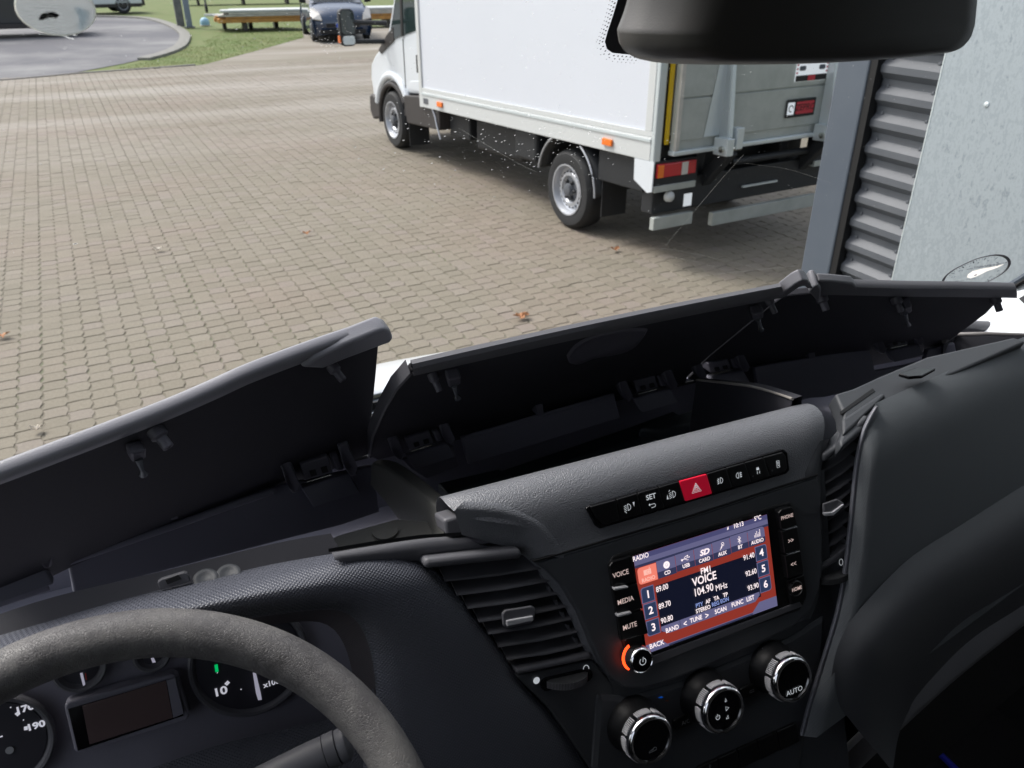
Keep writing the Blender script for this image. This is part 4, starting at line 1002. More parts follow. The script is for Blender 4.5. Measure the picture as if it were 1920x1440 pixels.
icon(sw, SWC[6], shift(lampDl, -1.8) + [[(.4, y), (3.8, y)] for y in (2, 0, -2)] + [[(2, 3.2), (2.6, 1.6), (1.8, 0), (2.6, -1.6), (2, -3.2)]], m_white, s=.9)
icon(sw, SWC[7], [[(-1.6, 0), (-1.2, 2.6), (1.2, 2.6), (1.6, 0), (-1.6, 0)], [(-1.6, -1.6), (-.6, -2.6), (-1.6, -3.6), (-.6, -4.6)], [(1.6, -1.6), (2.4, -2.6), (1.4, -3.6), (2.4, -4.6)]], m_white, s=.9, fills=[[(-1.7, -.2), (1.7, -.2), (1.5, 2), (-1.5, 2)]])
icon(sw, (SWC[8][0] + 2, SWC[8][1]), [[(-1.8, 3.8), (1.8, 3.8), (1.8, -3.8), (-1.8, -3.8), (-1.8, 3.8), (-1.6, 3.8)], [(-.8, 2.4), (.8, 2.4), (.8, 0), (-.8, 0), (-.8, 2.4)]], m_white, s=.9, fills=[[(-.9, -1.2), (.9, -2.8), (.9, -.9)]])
for i in (7, 8): icon(sw, (SWC[i][0] - 9, SWC[i][1] + 12), [], m_trim, fills=[arcp(0, 0, 1, 0, 330, 9)], name='status_light')

# --- radio
rad = empty('radio_unit', FA(1320, 1095, .002), 'dashboard radio with lit touch screen showing FM station list and side buttons', 'radio')
panel('radio_frame', [(1142, 1055), (1150, 1042), (1185, 1030), (1450, 948), (1482, 940), (1490, 950), (1508, 1080), (1510, 1130), (1500, 1145), (1215, 1245), (1180, 1240), (1160, 1190)], .003, .012, m_black, rad, .002)
TLs, TRs, BRs, BLs = FA(1187, 1043, .0045), FA(1437, 962, .0045), FA(1461, 1129, .0045), FA(1214, 1225, .0045)
W_ = (TRs - TLs).x; Hs = (TLs - BLs).dot(VF); O_ = TLs
def S(u, v, e=0): return O_ + XF * W_ * u - VF * Hs * v + NF * e     # u right, v down, 0..1
def em(name, c, s=.43): return mat(name, tuple(x * .1 for x in c), .3, emit=(c, s))
e_bg, e_red, e_nav = em('screen navy black', (.008, .010, .026)), em('screen brick red', (.36, .045, .03)), em('screen violet bar', (.17, .165, .32))
e_navd, e_sel, e_txt, e_dim = em('screen dark violet', (.045, .05, .12)), em('screen salmon key', (.85, .22, .16), .6), em('screen text', (.9, .78, .8), .72), em('screen dim text', (.18, .24, .5), .8)
e_key = em('screen key navy', (.035, .055, .13))
e_sal2 = em('screen pale salmon', (.95, .5, .42), .6)
scn = mk('screen', MB().prism([S(-.01, -.012), S(1.012, -.012), S(1.012, 1.012), S(-.01, 1.012)], -NF * .002), m_gloss, rad, bevel=.0004)
def SV(px, py):
    d = FA(px, py, .0045) - O_; return d.x / W_, -d.dot(VF) / Hs
_txt = txt
def stx(s_, px, py, cap, mt, **k):
    """cap height in metres"""
    _txt(s_, S(*SV(px, py), .0014), cap / .70, mt, scn, **k)
def srect(u0, v0, u1, v1, e, mt, name='screen_area', pts=None):
    q = pts or [(u0, v0), (u1, v0), (u1, v1), (u0, v1)]
    return mk(name, MB().add([S(u, v, e) for u, v in q], [tuple(range(len(q)))]), mt, scn)
def rr2(u0, v0, u1, v1, tl=1, tr=1, br=1, bl=1, r=.03):
    k = W_ / Hs; out = []
    for (cu, cv, a0, on) in ((u1, v0, 90, tr), (u1, v1, 0, br), (u0, v1, -90, bl), (u0, v0, -180, tl)):
        if not on: out.append((cu, cv)); continue
        su = 1 if cu == u0 else -1; sv = 1 if cv == v0 else -1
        ac = (cu + su * r, cv + sv * r * k)
        for i in range(5):
            a = radians(a0 - 90 * i / 4); out.append((ac[0] + r * cos(a), ac[1] - r * k * sin(a)))
    return out
srect(0, 0, 1, 1, .0002, e_red)
srect(0, 0, 1, .05, .0004, em('screen violet deep', (.09, .09, .22))); srect(0, .05, 1, .10, .0004, e_nav); srect(0, .10, 1, .125, .0004, e_navd)
srect(0, 0, 0, 0, .0004, e_bg, pts=[(.12, .36), (.88, .36), (.88, .84), (.12, .84)])
srect(0, 0, 0, 0, .0004, e_nav, pts=[(0, .915), (.11, .915), (.15, .975), (.80, .975), (.86, .89), (1, .89), (1, 1), (0, 1)])
srect(0, 0, 0, 0, .0005, e_navd, pts=[(.16, .982), (.8, .982), (.8, 1), (.16, 1)])
labs = [('RADIO', 1214.6, 1084.8), ('CD', 1250, 1073), ('USB', 1285, 1060), ('CARD', 1319.5, 1049), ('AUX', 1353, 1037.4), ('BT', 1386.4, 1025), ('AUDIO', 1418.5, 1014.5)]
icp = [(1212.7, 1072), (1248.5, 1058.5), (1284, 1046.5), (1319, 1035), (1352, 1023.6), (1384.8, 1012), (1418, 1001.4)]
us = [SV(x, y)[0] for _, x, y in labs]; eu = [us[0] * 2 - (us[0] + us[1]) / 2] + [(a + b2) / 2 for a, b2 in zip(us, us[1:])] + [us[-1] * 2 - (us[-1] + us[-2]) / 2]
for i, (nme, x, y) in enumerate(labs):
    u0, u1 = eu[i] + .002, eu[i + 1] - .001; vl = SV(x, y)[1]; vi = SV(*icp[i])[1]
    srect(0, 0, 0, 0, .0006, e_sel if i == 0 else e_nav, pts=rr2(u0, vi - .062, u1, vl + .036, i == 0, i == 6, i == 6, i == 0, .02), name='tab')
    if i: srect(0, 0, 0, 0, .0008, e_navd, pts=rr2(u0, (vi + vl) / 2 + .01, u1, vl + .036, 0, 0, i == 6, 0, .018), name='tab_shade')
    stx(nme, x, y, .0036, e_sal2 if i == 0 else e_txt, bold=.0001, sx=.92)
def sic(k, strokes, mt=None, w_=.0005, fills=(), s=1.0, p=None):
    c = S(*SV(*(p or icp[k])), .0012); b = MB()
    for st in strokes: b.ribbon([c + XF * x * .001 * s + VF * y * .001 * s for x, y in st], w_, NF)
    for f_ in fills: b.add([c + XF * x * .001 * s + VF * y * .001 * s for x, y in f_], [tuple(range(len(f_)))])
    mk('icon', b, mt or e_txt, scn)
sic(0, [[(2, 2.6), (3, 4.4)]], e_sal2, fills=[[(-4, -2.4), (4, -2.4), (4, 2.6), (-4, 2.6)]]); sic(0, [arcp(.8, 0, 1.6, 0, 350)], e_sel, .0006)
sic(1, [], fills=[arcp(0, 0, 3.5, 0, 345, 20)]); sic(1, [arcp(0, 0, 1.2, 0, 360)], e_nav, .0005)
sic(2, [[(-4, -.6), (4, .4)], [(-2, -.2), (0, 2), (2, 2)], [(-.6, -.2), (1.6, -2), (3, -1.8)]], fills=[arcp(-4, -.6, 1.1, 0, 330, 8), [(4, 1.2), (5, .4), (4, -.4)], arcp(2.4, 2, .8, 0, 330, 8)])
stx('SD', 1319, 1035, .0052, e_txt, bold=.0003, sx=1.2, shear=.25)
sic(4, [[(-2.6, -3.4), (-.6, -.8)], arcp(1.2, 2, 1.4, 200, -20) + [(2, -.4)]], fills=[[(-1.6, -1.6), (-.6, -2.2), (1.6, 1.4), (.6, 2)]])
sic(5, [[(-1.8, 1.8), (1.8, -1.8), (0, -3.8), (0, 3.8), (1.8, 1.8), (-1.8, -1.8)]], w_=.0006)
sic(6, [], fills=[[(x, y), (x + .9, y), (x + .9, y + .55), (x, y + .55)] for k, x in enumerate((-3.4, -2.1, -.6, .7, 2.0, 3.1)) for y in [(-2.6 + .9 * j) for j in range((3, 5, 7, 3, 5, 8)[k])]])
def preset(n_, px, py, left, fr_, fx, fy):
    u, v = SV(px, py); hu, hv = .046, .080; i = (n_ - 1) % 3
    co4 = (i == 0, 0, 0, i == 2) if left else (0, i == 0, i == 2, 0)
    srect(0, 0, 0, 0, .0007, e_nav, pts=rr2(u - hu, v - hv, u + hu, v + hv, *co4, .018), name='preset_edge')
    srect(0, 0, 0, 0, .0009, e_key, pts=rr2(u - hu + .005, v - hv + .008, u + hu - .005, v + hv - .008, *co4, .016), name='preset_key')
    stx(str(n_), px, py, .0072, e_txt, bold=.0002); stx(fr_, fx, fy, .0052, e_txt, bold=.00006, sx=.82)
preset(1, 1213.9, 1114, True, '89.00', 1240, 1102); preset(2, 1219, 1144, True, '89.70', 1244.8, 1133.6); preset(3, 1224, 1175.5, True, '90.80', 1249, 1160.7)
preset(4, 1426.3, 1036, False, '91.40', 1402.5, 1043); preset(5, 1430, 1065.6, False, '92.60', 1406.6, 1073); preset(6, 1434, 1095, False, '93.90', 1410.5, 1099.7)
stx('FM1', 1322.3, 1068.3, .0058, e_txt, bold=.00012, sx=.88)
stx('VOICE', 1319.3, 1085, .0078, e_txt, bold=.00018, sx=.86)
stx('104.90', 1317.5, 1106, .0076, e_txt, bold=.00008, sx=.78)
stx('MHz', 1351, 1099.5, .0060, e_txt, sx=.85)
for s_, x, y, mt_ in (('PTY', 1309.7, 1133.6, e_dim), ('AF', 1326, 1127, e_txt), ('TA', 1341.7, 1121, e_txt), ('TP', 1358.5, 1114.8, e_txt), ('STEREO', 1317, 1141.4, e_txt), ('REG', 1340, 1131.5, e_dim), ('EON', 1357, 1124.8, e_dim)):
    stx(s_, x, y, .0040, mt_, bold=.0001, sx=.85)
vb = SV(1259, 1178.3)[1]; vb2 = SV(1405.2, 1121.5)[1]; vm = (vb + vb2) / 2
srect(0, 0, 0, 0, .0006, e_nav, pts=[(.12, vm - .045), (.87, vm - .045), (.87, vm - .01), (.83, vm + .045), (.17, vm + .045), (.12, vm)], name='menu_bar')
for u in (.255, .53, .66, .765): srect(u, vm - .045, u + .003, vm + .045, .0008, e_navd)
for s_, x, y in (('BAND', 1259, 1178.3), ('<', 1283.3, 1169), ('TUNE', 1303.5, 1160), ('>', 1324, 1153.8), ('SCAN', 1349.8, 1143.5), ('FUNC', 1381, 1130.6), ('LIST', 1405.2, 1121.5)):
    stx(s_, x, y, .0044 if len(s_) > 1 else .006, e_txt, bold=.0001, sx=.85)
stx('BACK', 1230, 1207.6, .0046, e_txt, bold=.00008, sx=.95)
stx('RADIO', 1200, 1044, .0046, e_txt, bold=.00008, sx=.85)
stx('10:13', 1383, 984, .0044, e_txt, bold=.0001, sx=.9)
stx('5°C', 1419, 971, .0042, e_txt, bold=.0001, sx=.9)
sic(0, [], fills=[[(-1, -1.6), (1, -1.2), (1, 2), (0, .8), (-.6, -.4)]], p=(1363, 990))
# keys at either side
def key(pts, lab=None, tp=None, off=.009, ts=.0066, th=.008):
    o = mk('key', MB().prism([FA(*p, off) for p in pts], -NF * th), m_btn, rad, bevel=.0009)
    if lab:
        p = (sum(p[0] for p in pts) / len(pts), sum(p[1] for p in pts) / len(pts)) if tp is None else tp
        txt(lab, FA(*p, off + .0002), ts, mat('key print', (.7, .62, .6), .6, emit=((.8, .6, .55), .3)), o, bold=.00008, sx=.88)
key([(1143, 1062), (1149, 1053), (1184, 1043), (1194, 1090), (1150, 1103)], 'VOICE', (1164, 1076), .006)
key([(1150, 1106), (1195, 1093), (1206, 1141), (1158, 1155)], 'MEDIA', (1173, 1126), .006)
key([(1159, 1158), (1206, 1144), (1216, 1188), (1166, 1202)], 'MUTE', (1181, 1174), .006)
key([(1460, 962), (1466, 955), (1484, 950), (1489, 954), (1495, 985), (1466, 993)], 'PHONE', (1476, 969), .010, .0052)
key([(1466, 996), (1495, 988), (1502, 1030), (1472, 1039)], '>>', (1483, 1014), .010, .007)
key([(1472, 1042), (1502, 1033), (1508, 1075), (1478, 1085)], '<<', (1488, 1058), .010, .007)
key([(1478, 1088), (1508, 1078), (1514, 1112), (1510, 1126), (1484, 1134)], None, None, .007)
c = FA(1494, 1104, .010)
hk = mk('home_key', MB().lathe(c - NF * .004, NF, [(.0085, 0), (.0085, .003), (.0072, .0042), (.0068, .0034)], 28), m_btn, rad, smooth=40)
txt('HOME', c + NF * .0002, .0052, mat('key print'), hk, bold=.0001, sx=.85)
for a, b_ in (((1152, 1103), (1178, 1099)), ((1158, 1153), (1184, 1147)), ((1472, 993), (1495, 986)), ((1478, 1039), (1500, 1032))):
    mk('chrome_bar', MB().prism([FA(*a, .0095), FA(*b_, .0095), FA(b_[0] + 1, b_[1] + 4, .0095), FA(a[0] + 1, a[1] + 5, .0095)], -NF * .006), m_chromeb, rad, bevel=.0008)
c = FA(1187, 1227, .004)
kn = mk('volume_knob', MB().lathe(c, NF, [(.0125, 0), (.0125, .013), (.0118, .016), (.0105, .017), (.0098, .0162)], 40), m_chrome, rad, smooth=40)
mk('knob_face', MB().lathe(c, NF, [(.0099, .014), (.0099, .0165), (.001, .0166)], 32), m_gloss, kn, smooth=40)
b = MB(); cf = c + NF * .0172
b.ribbon([cf + XF * .0032 * cos(radians(a)) + VF * .0032 * sin(radians(a)) for a in range(120, 421, 20)], .0007, NF); b.ribbon([cf + VF * .004 + XF * .001, cf - VF * .0005], .0007, NF)
mk('power_symbol', b, m_white, kn)
mk('glow_ring', MB().ribbon([c + NF * .004 + XF * .0134 * cos(radians(a)) + VF * .0134 * sin(radians(a)) for a in range(112, 236, 8)], .0016, NF), m_led, kn)
mk('lower_ledge', MB().prism([FA(*p, .0045) for p in ((1215, 1234), (1500, 1128), (1506, 1137), (1222, 1248))], -NF * .004), m_trim, rad, bevel=.001)

# --- climate knobs
cl = empty('climate_controls', FA(1358, 1330, .0), 'three chrome ringed climate control dials below the radio', 'climate controls')
def dial(px, py, lab=None, marks=None, tilt=0):
    c = FA(px, py, .030); nA = NF; R0 = .0222
    t = mk('dial', MB().lathe(c, nA, [(R0 + .005, -.034), (R0 + .004, -.028), (R0 + .0008, -.022), (R0, -.014), (R0, -.002)], 48), m_btn, cl, smooth=50)
    mk('chrome_ring', MB().lathe(c, nA, [(R0 + .0004, -.0135), (R0 + .001, -.0125), (R0 + .0012, -.006), (R0 + .0012, -.003), (R0 + .0004, .0005), (R0 - .0012, .0016), (R0 - .003, .001), (R0 - .0034, -.0008)], 64, None, False), m_chrome, t, smooth=50)
    mk('dial_face', MB().lathe(c, nA, [(R0 - .0032, -.004), (R0 - .0032, -.0008), (.001, -.0004)], 48), m_gloss, t, smooth=40)
    kb = MB()
    for g0 in (30, 75, 120, 165, 210):
        for j in range(9):
            a = radians(g0 + j * 4.2); d = XF * cos(a) + VF * sin(a)
            kb.box(c + d * (R0 + .0014) - nA * .0088, (.0014, .0010, .0075), (d, nA.cross(d), nA))
    mk('knurl', kb, m_chromeb, t, kind='stuff')
    return c, t
c1, d1 = dial(1358, 1332); c2, d2 = dial(1487, 1275); c3, d3 = dial(1221, 1388)
def onc(c, t, strokes, mt, w_=.0006, fills=(), name='symbol'):
    b = MB(); c = c + NF * .0002
    for st in strokes: b.ribbon([c + XF * x * .001 + VF * y * .001 for x, y in st], w_, NF)
    for f_ in fills: b.add([c + XF * x * .001 + VF * y * .001 for x, y in f_], [tuple(range(len(f_)))])
    mk(name, b, mt, t)
onc(c1, d1, [[(2, 8), (4, 8), (3, 11.4), (2, 8), (2.6, 8)], [(2, -1), (5.4, 1), (2, 3), (2, -1), (2.6, -.6)], [(1, -9), (3.6, -9.4), (3.4, -6), (1, -9), (1.4, -9)], arcp(-8, -4, 2.2, 120, 420), [(-8, -4), (-8, -1)]], m_white)
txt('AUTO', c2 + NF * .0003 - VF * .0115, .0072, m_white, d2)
onc(c3, d3, [[(-4, -11), (-3, -9.6), (0, -9), (2, -7.6), (4, -8.4), (4, -10.6), (-4, -11)], [(-1, -9.4), (1, -9.4)]], m_print)
# fan scale, temperature wedge, small soft buttons
icon(cl, (1428, 1240), [[(-3.2, -10), (-2.4, -7)], [(-1.6, -4.6), (-1, -2.4)], [(0, -.4), (.4, 1.2)], [(1, 3), (2.2, 7)]], m_white, w_=.0012, off=.0005)
for dx, dy, s_ in ((-4.6, -13, 1.1), (3.4, 10.6, 1.5)):
    icon(cl, (1428, 1240), [], m_white, off=.0006, fills=[arcp(dx + s_ * cos(a), dy + s_ * sin(a), s_ * .8, 0, 320, 6) for a in (0, pi / 2, pi, 1.5 * pi)], name='fan_symbol')
icon(cl, (1240, 1308), [], mat('blue ink', (.01, .1, .5), .5, emit=((0, .08, .5), .25)), off=.0005, fills=[[(-4, 1.2), (0, 1.4), (2.6, -.6), (0, -.6)]], name='cold_mark')
icon(cl, (1247, 1314), [], mat('orange ink', (.2, .04, .01), .5), off=.0006, fills=[[(-1, 0), (3, 0), (4, -2)]], name='warm_mark')
for px, py, s_ in ((1286, 1354, 'A/C'), (1410, 1296, None)):
    o = mk('soft_key', MB().prism(rrect(FA(px - 4, py, .0), XF, VF, .022, .012, .003), -NF * .004), m_btn, cl, bevel=.001)
    if s_: txt(s_, FA(px, py, .0004), .0058, m_print, o)
    else: icon(o, (px, py), [[(-3, -1), (-2.4, 1.2), (2.4, 1.2), (3, -1), (-3, -1)], [(-1.6, -1.6), (-1, .6)], [(1, -1.6), (1.6, .6)]], m_print, off=.0005, w_=.0004)
for k in range(5):
    a = (1310 + k * 37, 1440 - k * 17)
    mk('blank_switch', MB().prism([FA(a[0], a[1], .001), FA(a[0] + 35, a[1] - 16, .001), FA(a[0] + 42, a[1] + 18, .001), FA(a[0] + 6, a[1] + 36, .001)], -NF * .004), m_btn, cl, bevel=.0008)
icon(cl, (1331, 1437), lampD, m_print, off=.0022, s=.6, w_=.0004)

# --- air vents
def vent(name, lab, L, Rr, fb, knob, thumb, depth=.02):
    t = empty(name, FA(*[(L[0][k] + Rr[-1][k]) / 2 for k in (0, 1)]), lab, 'air vent')
    for a, b_ in zip(L, Rr):
        A_, B_ = FA(*a, -.010), FA(*b_, -.010)
        e = (B_ - A_).normalized(); up = NF.cross(e).normalized() * (1 if NF.cross(e).z > 0 else -1)
        inn = (-NF * .92 + up * .38).normalized()
        sec = [(0, .0), (.0006, .0009), (.002, .0012), (depth, .0018), (depth, -.0004), (.002, -.0006), (.0006, -.0005)]
        rows = [[P + inn * s + up * h for s, h in sec] for P in (A_ - e * .003, A_.lerp(B_, .5) + NF * .003, B_ + e * .003)]
        mk('vane', MB().loft(rows, True, True), m_trim, t, smooth=40)
    # dark throat
    ps = [FA(*q, -.04) for q in fb]
    mk('throat', MB().prism([FA(*q, -.035) for q in fb], -NF * .01), m_black, t)
    kc = [FA(*q, .006) for q in knob]
    cen = sum(kc, Vector()) / len(kc)
    kb = mk('vent_slider', MB().loft([[FA(*q, -.012) for q in knob], kc, [cen + (q - cen) * .93 + NF * .0015 for q in kc]], True, True), m_trim, t, bevel=.0015, bseg=3, smooth=40)
    return t, kb
Lv = [(841, 1090), (863, 1116), (883, 1141), (904, 1166), (922, 1189), (941, 1213), (957, 1237)]
Rv = [(1018, 1066), (1031, 1090), (1043, 1115), (1056, 1140), (1066, 1163), (1079, 1187), (1091, 1212)]
v1, k1 = vent('air_vent', 'slatted air vent between the instrument hood and the radio', Lv, Rv, [(780, 1050), (980, 1030), (1060, 1120), (1120, 1260), (980, 1290), (860, 1130)],
              [(940, 1150), (946, 1143), (996, 1135), (1003, 1140), (1002, 1160), (996, 1168), (950, 1178), (942, 1172)], None)
mk('slider_chrome', MB().prism([FA(*q, .0095) for q in ((950, 1164), (1000, 1155), (1000, 1164), (951, 1175))], -NF * .004), m_chromeb, k1, bevel=.0008)
def barpx(name, a, b_, wpx, off, th, mt, parent, bev=.002):
    (x0, y0), (x1, y1) = a, b_
    return mk(name, MB().prism([FA(x0, y0, off), FA(x1, y1, off), FA(x1 + 2, y1 + wpx, off), FA(x0 + 2, y0 + wpx, off)], -NF * th), mt, parent, bevel=bev, bseg=3, smooth=50)
barpx('upper_frame', (795, 1048), (978, 1028), 20, .0, .03, m_trim, v1, .004)
barpx('lower_frame', (968, 1256), (1108, 1226), 10, -.004, .03, m_trim, v1, .002)
mk('tick', MB().box(FA(1015, 1075, -.014), (.001, .001, .001)), m_trim, v1)
for (x, y) in ((1014, 1076), (1027, 1100), (1040, 1125), (1052, 1148), (1063, 1172), (1077, 1197)):
    mk('pivot', MB().prism([FA(x, y, -.012), FA(x + 5, y - 1, -.012), FA(x + 9, y + 12, -.012), FA(x + 4, y + 13, -.012)], -NF * .006), m_trim, v1, bevel=.0005)
# thumbwheel below
panel('vent_apron', [(968, 1268), (1112, 1238), (1150, 1285), (1200, 1420), (1180, 1500), (1120, 1460), (1030, 1330)], -.007, .02, m_face, dash, .002)
ws_ = MB(); c = FA(1055, 1267, -.014); e = (FA(1090, 1259) - FA(1020, 1275)).normalized(); u2 = NF.cross(e)
mk('thumbwheel_slot', MB().prism([c + NF * .0095 + e * x * .001 + u2 * y * .001 for x, y in arcp(-20, 0, 6, 90, 270, 6) + arcp(20, 0, 6, -90, 90, 6)], -NF * .003), m_gloss, v1)
tw = mk('thumbwheel', MB().lathe(c, u2, [(.020, -.004), (.0225, -.003), (.0225, .003), (.020, .004)], 60, e), m_rubber, v1, smooth=30)
kb = MB()
for k in range(40):
    a = radians(20 + k * 3.5); d = e * cos(a) + NF * sin(a); kb.box(c + d * .0226, (.0007, .0006, .006), (d.cross(u2), d, u2))
mk('grip_ridges', kb, m_trim, tw, kind='stuff')
mk('vent_open_mark', MB().disc(FA(1006, 1276, -.0055), XF, VF, .0032, 20), m_white, v1)
mk('vent_closed_mark', MB().ribbon([FA(1099, 1254, -.0055) + XF * .0028 * cos(a * pi / 12) + VF * .0034 * sin(a * pi / 12) for a in range(25)], .0007, NF), m_white, v1)

Lr = [(1541, 887), (1540, 912), (1539, 937), (1539, 960), (1538, 986), (1538, 1011), (1538, 1034), (1538, 1053)]
Rr_ = [(1609, 839), (1608, 866), (1604, 893), (1601, 917), (1599, 941), (1596, 971), (1592, 1000), (1590, 1022)]
v2, k2 = vent('air_vent', 'narrow slatted air vent between the radio and the passenger side panel', Lr, Rr_, [(1536, 850), (1630, 780), (1615, 900), (1590, 1060), (1530, 1090)],
              [(1542, 944), (1568, 935), (1581, 942), (1582, 949), (1562, 966), (1548, 968), (1542, 962)], None)
mk('slider_chrome', MB().prism([FA(*q, .0095) for q in ((1545, 962), (1562, 960), (1582, 945), (1582, 949), (1563, 967), (1547, 968))], -NF * .003), m_chromeb, k2, bevel=.0006)
mk('upper_frame', MB().prism([FA(*q, .0) for q in ((1545, 852), (1580, 828), (1612, 792), (1630, 778), (1624, 800), (1604, 822), (1570, 850), (1545, 868))], -NF * .02), m_face, v2, bevel=.003, bseg=3, smooth=50)
mk('lower_frame', MB().prism([FA(*q, -.003) for q in ((1536, 1062), (1570, 1040), (1590, 1022), (1586, 1044), (1560, 1060), (1536, 1074))], -NF * .02), m_trim, v2, bevel=.002)
panel('vent_apron', [(1536, 1072), (1588, 1038), (1585, 1100), (1566, 1180), (1545, 1260), (1520, 1330), (1515, 1170), (1532, 1130)], -.006, .02, m_face, dash, .002)
c = FA(1550, 1076, -.014); tw = mk('thumbwheel', MB().lathe(c, VF, [(.020, -.004), (.0225, -.003), (.0225, .003), (.020, .004)], 60), m_rubber, v2, smooth=30)
mk('vent_closed_mark', MB().ribbon([FA(1577, 1054, -.004) + XF * .0024 * cos(a * pi / 12) + VF * .0034 * sin(a * pi / 12) for a in range(25)], .0006, NF), m_white, v2)

# --- passenger side panel (large woven door of the upper glove box)
LE = grid2([(1505, 1380), (1519, 1325), (1545, 1240), (1572, 1150), (1588, 1060), (1598, 970), (1607, 880), (1620, 812), (1646, 762)], 26)
le = [FA(*q, .004) for q in LE]
rows = []
NU = 22
top_z = -.418
for i in range(NU + 1):
    r = []
    for j, p in enumerate(le):
        t = j / (len(le) - 1); u = i / NU
        x = p.x + (1.36 - p.x) * (u ** 1.5 if True else u)
        # follow the upright profile at height p.z, rounding into the top
        z = p.z + (top_z - .0 - le[-1].z) * t * 0
        y = p.y + .169 * (x - p.x)
        bulge = .012 * min(1, u * 25) ** .5
        topround = max(0, (t - .80) / .20)
        q = Vector((x, y, z)) + NF * (bulge - .022 * topround ** 2 * min(1, u * 25))
        r.append(q)
    rows.append(r)
pas = mk('passenger_panel', MB().loft(rows), m_weave2, dash, smooth=180)
mk('panel_edge', MB().loft([[FA(q[0] - 7, q[1] - 1, .001) for q in LE], [FA(q[0] - 3, q[1], .0065) for q in LE], [FA(q[0] + 3, q[1], .0055) for q in LE]]), mat('worn grey edge', (.14, .145, .17), .4, bump=(900, .6, .0004)), dash, smooth=180, subd=1)
PNn = Vector((1, .169, 0)).cross(VF).normalized()
if PNn.y > 0: PNn = -PNn
PN0 = FA(1607, 880, .014)
def PA(px, py, off=0.0): return PN(px, py, PNn, PNn.dot(PN0) + off)
# rounded lower bulge, dark recess, shelf edge below
bl_ = grid2([(1590, 1345), (1600, 1278), (1624, 1222), (1670, 1165), (1740, 1096), (1830, 1038), (1960, 955)], 30)
def tp(i): return min(1.0, i / 7)
rows = [[PA(x + dx, y + dy, o * tp(i) - .012 * (1 - tp(i))) for i, (x, y) in enumerate(bl_)] for dx, dy, o in ((-34, -50, -.001), (-24, -34, .003), (-12, -16, .008), (4, 6, .011), (22, 28, .010), (44, 54, .002), (70, 84, -.02), (84, 104, -.05))]
mk('lower_bulge', MB().loft(rows), mat('soft charcoal plastic', (.085, .09, .1), .42, bump=(1400, .3, .0003)), dash, smooth=180, subd=1)
sh = grid2([(1556, 1462), (1592, 1424), (1706, 1315), (1800, 1232), (1960, 1108)], 20)
rows = [[PA(x + dx, y + dy, o) for x, y in sh] for dx, dy, o in ((-16, -20, -.075), (-10, -15, -.05), (-6, -10, -.046), (14, 14, -.046), (18, 18, -.052), (20, 20, -.12))]
mk('shelf_edge', MB().loft(rows), mat('lower shelf plastic', (.22, .22, .24), .45, bump=(1100, .3, .0003)), dash, smooth=50)
mk('knee_recess', MB().prism([PA(*q, -.10) for q in ((1572, 1500), (1574, 1330), (1640, 1240), (1760, 1140), (1960, 1010), (1960, 1250), (1640, 1520))], -NF * .01), m_black, dash)
mk('centre_leg', MB().prism([FA(*q, -.02) for q in ((1498, 1460), (1530, 1320), (1560, 1330), (1562, 1400), (1575, 1420), (1575, 1560), (1490, 1560))], -NF * .08), m_face, dash, bevel=.006)
# floor mat and its blue piping
flz = -1.395
mk('floor_mat', MB().add([PZ(1640, 1330, flz), PZ(1960, 1130, flz), PZ(1960, 1560, flz), PZ(1640, 1560, flz)], [(0, 1, 2, 3)]), mat('black carpet', (.012, .012, .014), .95, bump=(500, 1, .003, 3)), van)
mk('mat_piping', MB().tube([PZ(1708, 1355, flz + .01), PZ(1740, 1392, flz + .01), PZ(1795, 1445, flz + .01)], .006, 8), mat('blue mat piping', (.01, .02, .55), .5), van)

# --- top mouldings between pad, tray and panels
def slab(name, pts, pl, th, mt, parent=None, bevel=.003, **k):
    q = [pl(*p) for p in pts]; n = (q[1] - q[0]).cross(q[2] - q[0]).normalized()
    if n.dot(-q[0]) < 0: n = -n
    return mk(name, MB().prism(q, n * -th), mt, parent or dash, bevel=bevel, bseg=3, smooth=50, **k)
zp_ = lambda z: (lambda x, y: PZ(x, y, z))
# left: sloping cheek of the centre tray (lit top, dark side) and floor plate
ckA = [(694, 876), (712, 862), (745, 866)]
ctop = grid2([(697, 874), (722, 885), (762, 912), (800, 942), (828, 968), (832, 984)], 14)
ctop2 = grid2([(716, 860), (746, 866), (790, 896), (832, 932), (862, 964), (870, 982)], 14)
def CK(q, t): return PY(q[0], q[1], .80 - .255 * t)                # runs from the back wall to the pad
ra = [CK(q, i / 13) for i, q in enumerate(ctop)]; rb = [CK(q, i / 13) for i, q in enumerate(ctop2)]
low = [Vector((p.x - .004, p.y, min(p.z - .01, -.565 + .01 * i / 13))) for i, p in enumerate(ra)]
low2 = [Vector((p.x + .004, p.y, -.60)) for p in rb]
mid = [a.lerp(b_, .12) + Vector((0, 0, .004)) for a, b_ in zip(ra, rb)]
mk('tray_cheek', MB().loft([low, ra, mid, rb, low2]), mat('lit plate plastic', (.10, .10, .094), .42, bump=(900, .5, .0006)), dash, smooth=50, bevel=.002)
slab('cheek_foot', [(831, 975), (862, 966), (872, 1004), (838, 1005)], lambda x, y: FA(x, y, -.012), .03, m_trim)
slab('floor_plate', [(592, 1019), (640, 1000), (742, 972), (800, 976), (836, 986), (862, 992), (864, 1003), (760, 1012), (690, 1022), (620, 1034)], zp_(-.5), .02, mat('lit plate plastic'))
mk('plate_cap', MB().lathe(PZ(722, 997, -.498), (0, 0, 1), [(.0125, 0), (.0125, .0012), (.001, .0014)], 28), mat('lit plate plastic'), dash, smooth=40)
barpx2 = [(616, 1032), (700, 1018), (790, 1006), (868, 1001)]
mk('plate_slot', MB().ribbon([FA(x, y, -.012) for x, y in barpx2], .003, NF), m_black, dash)
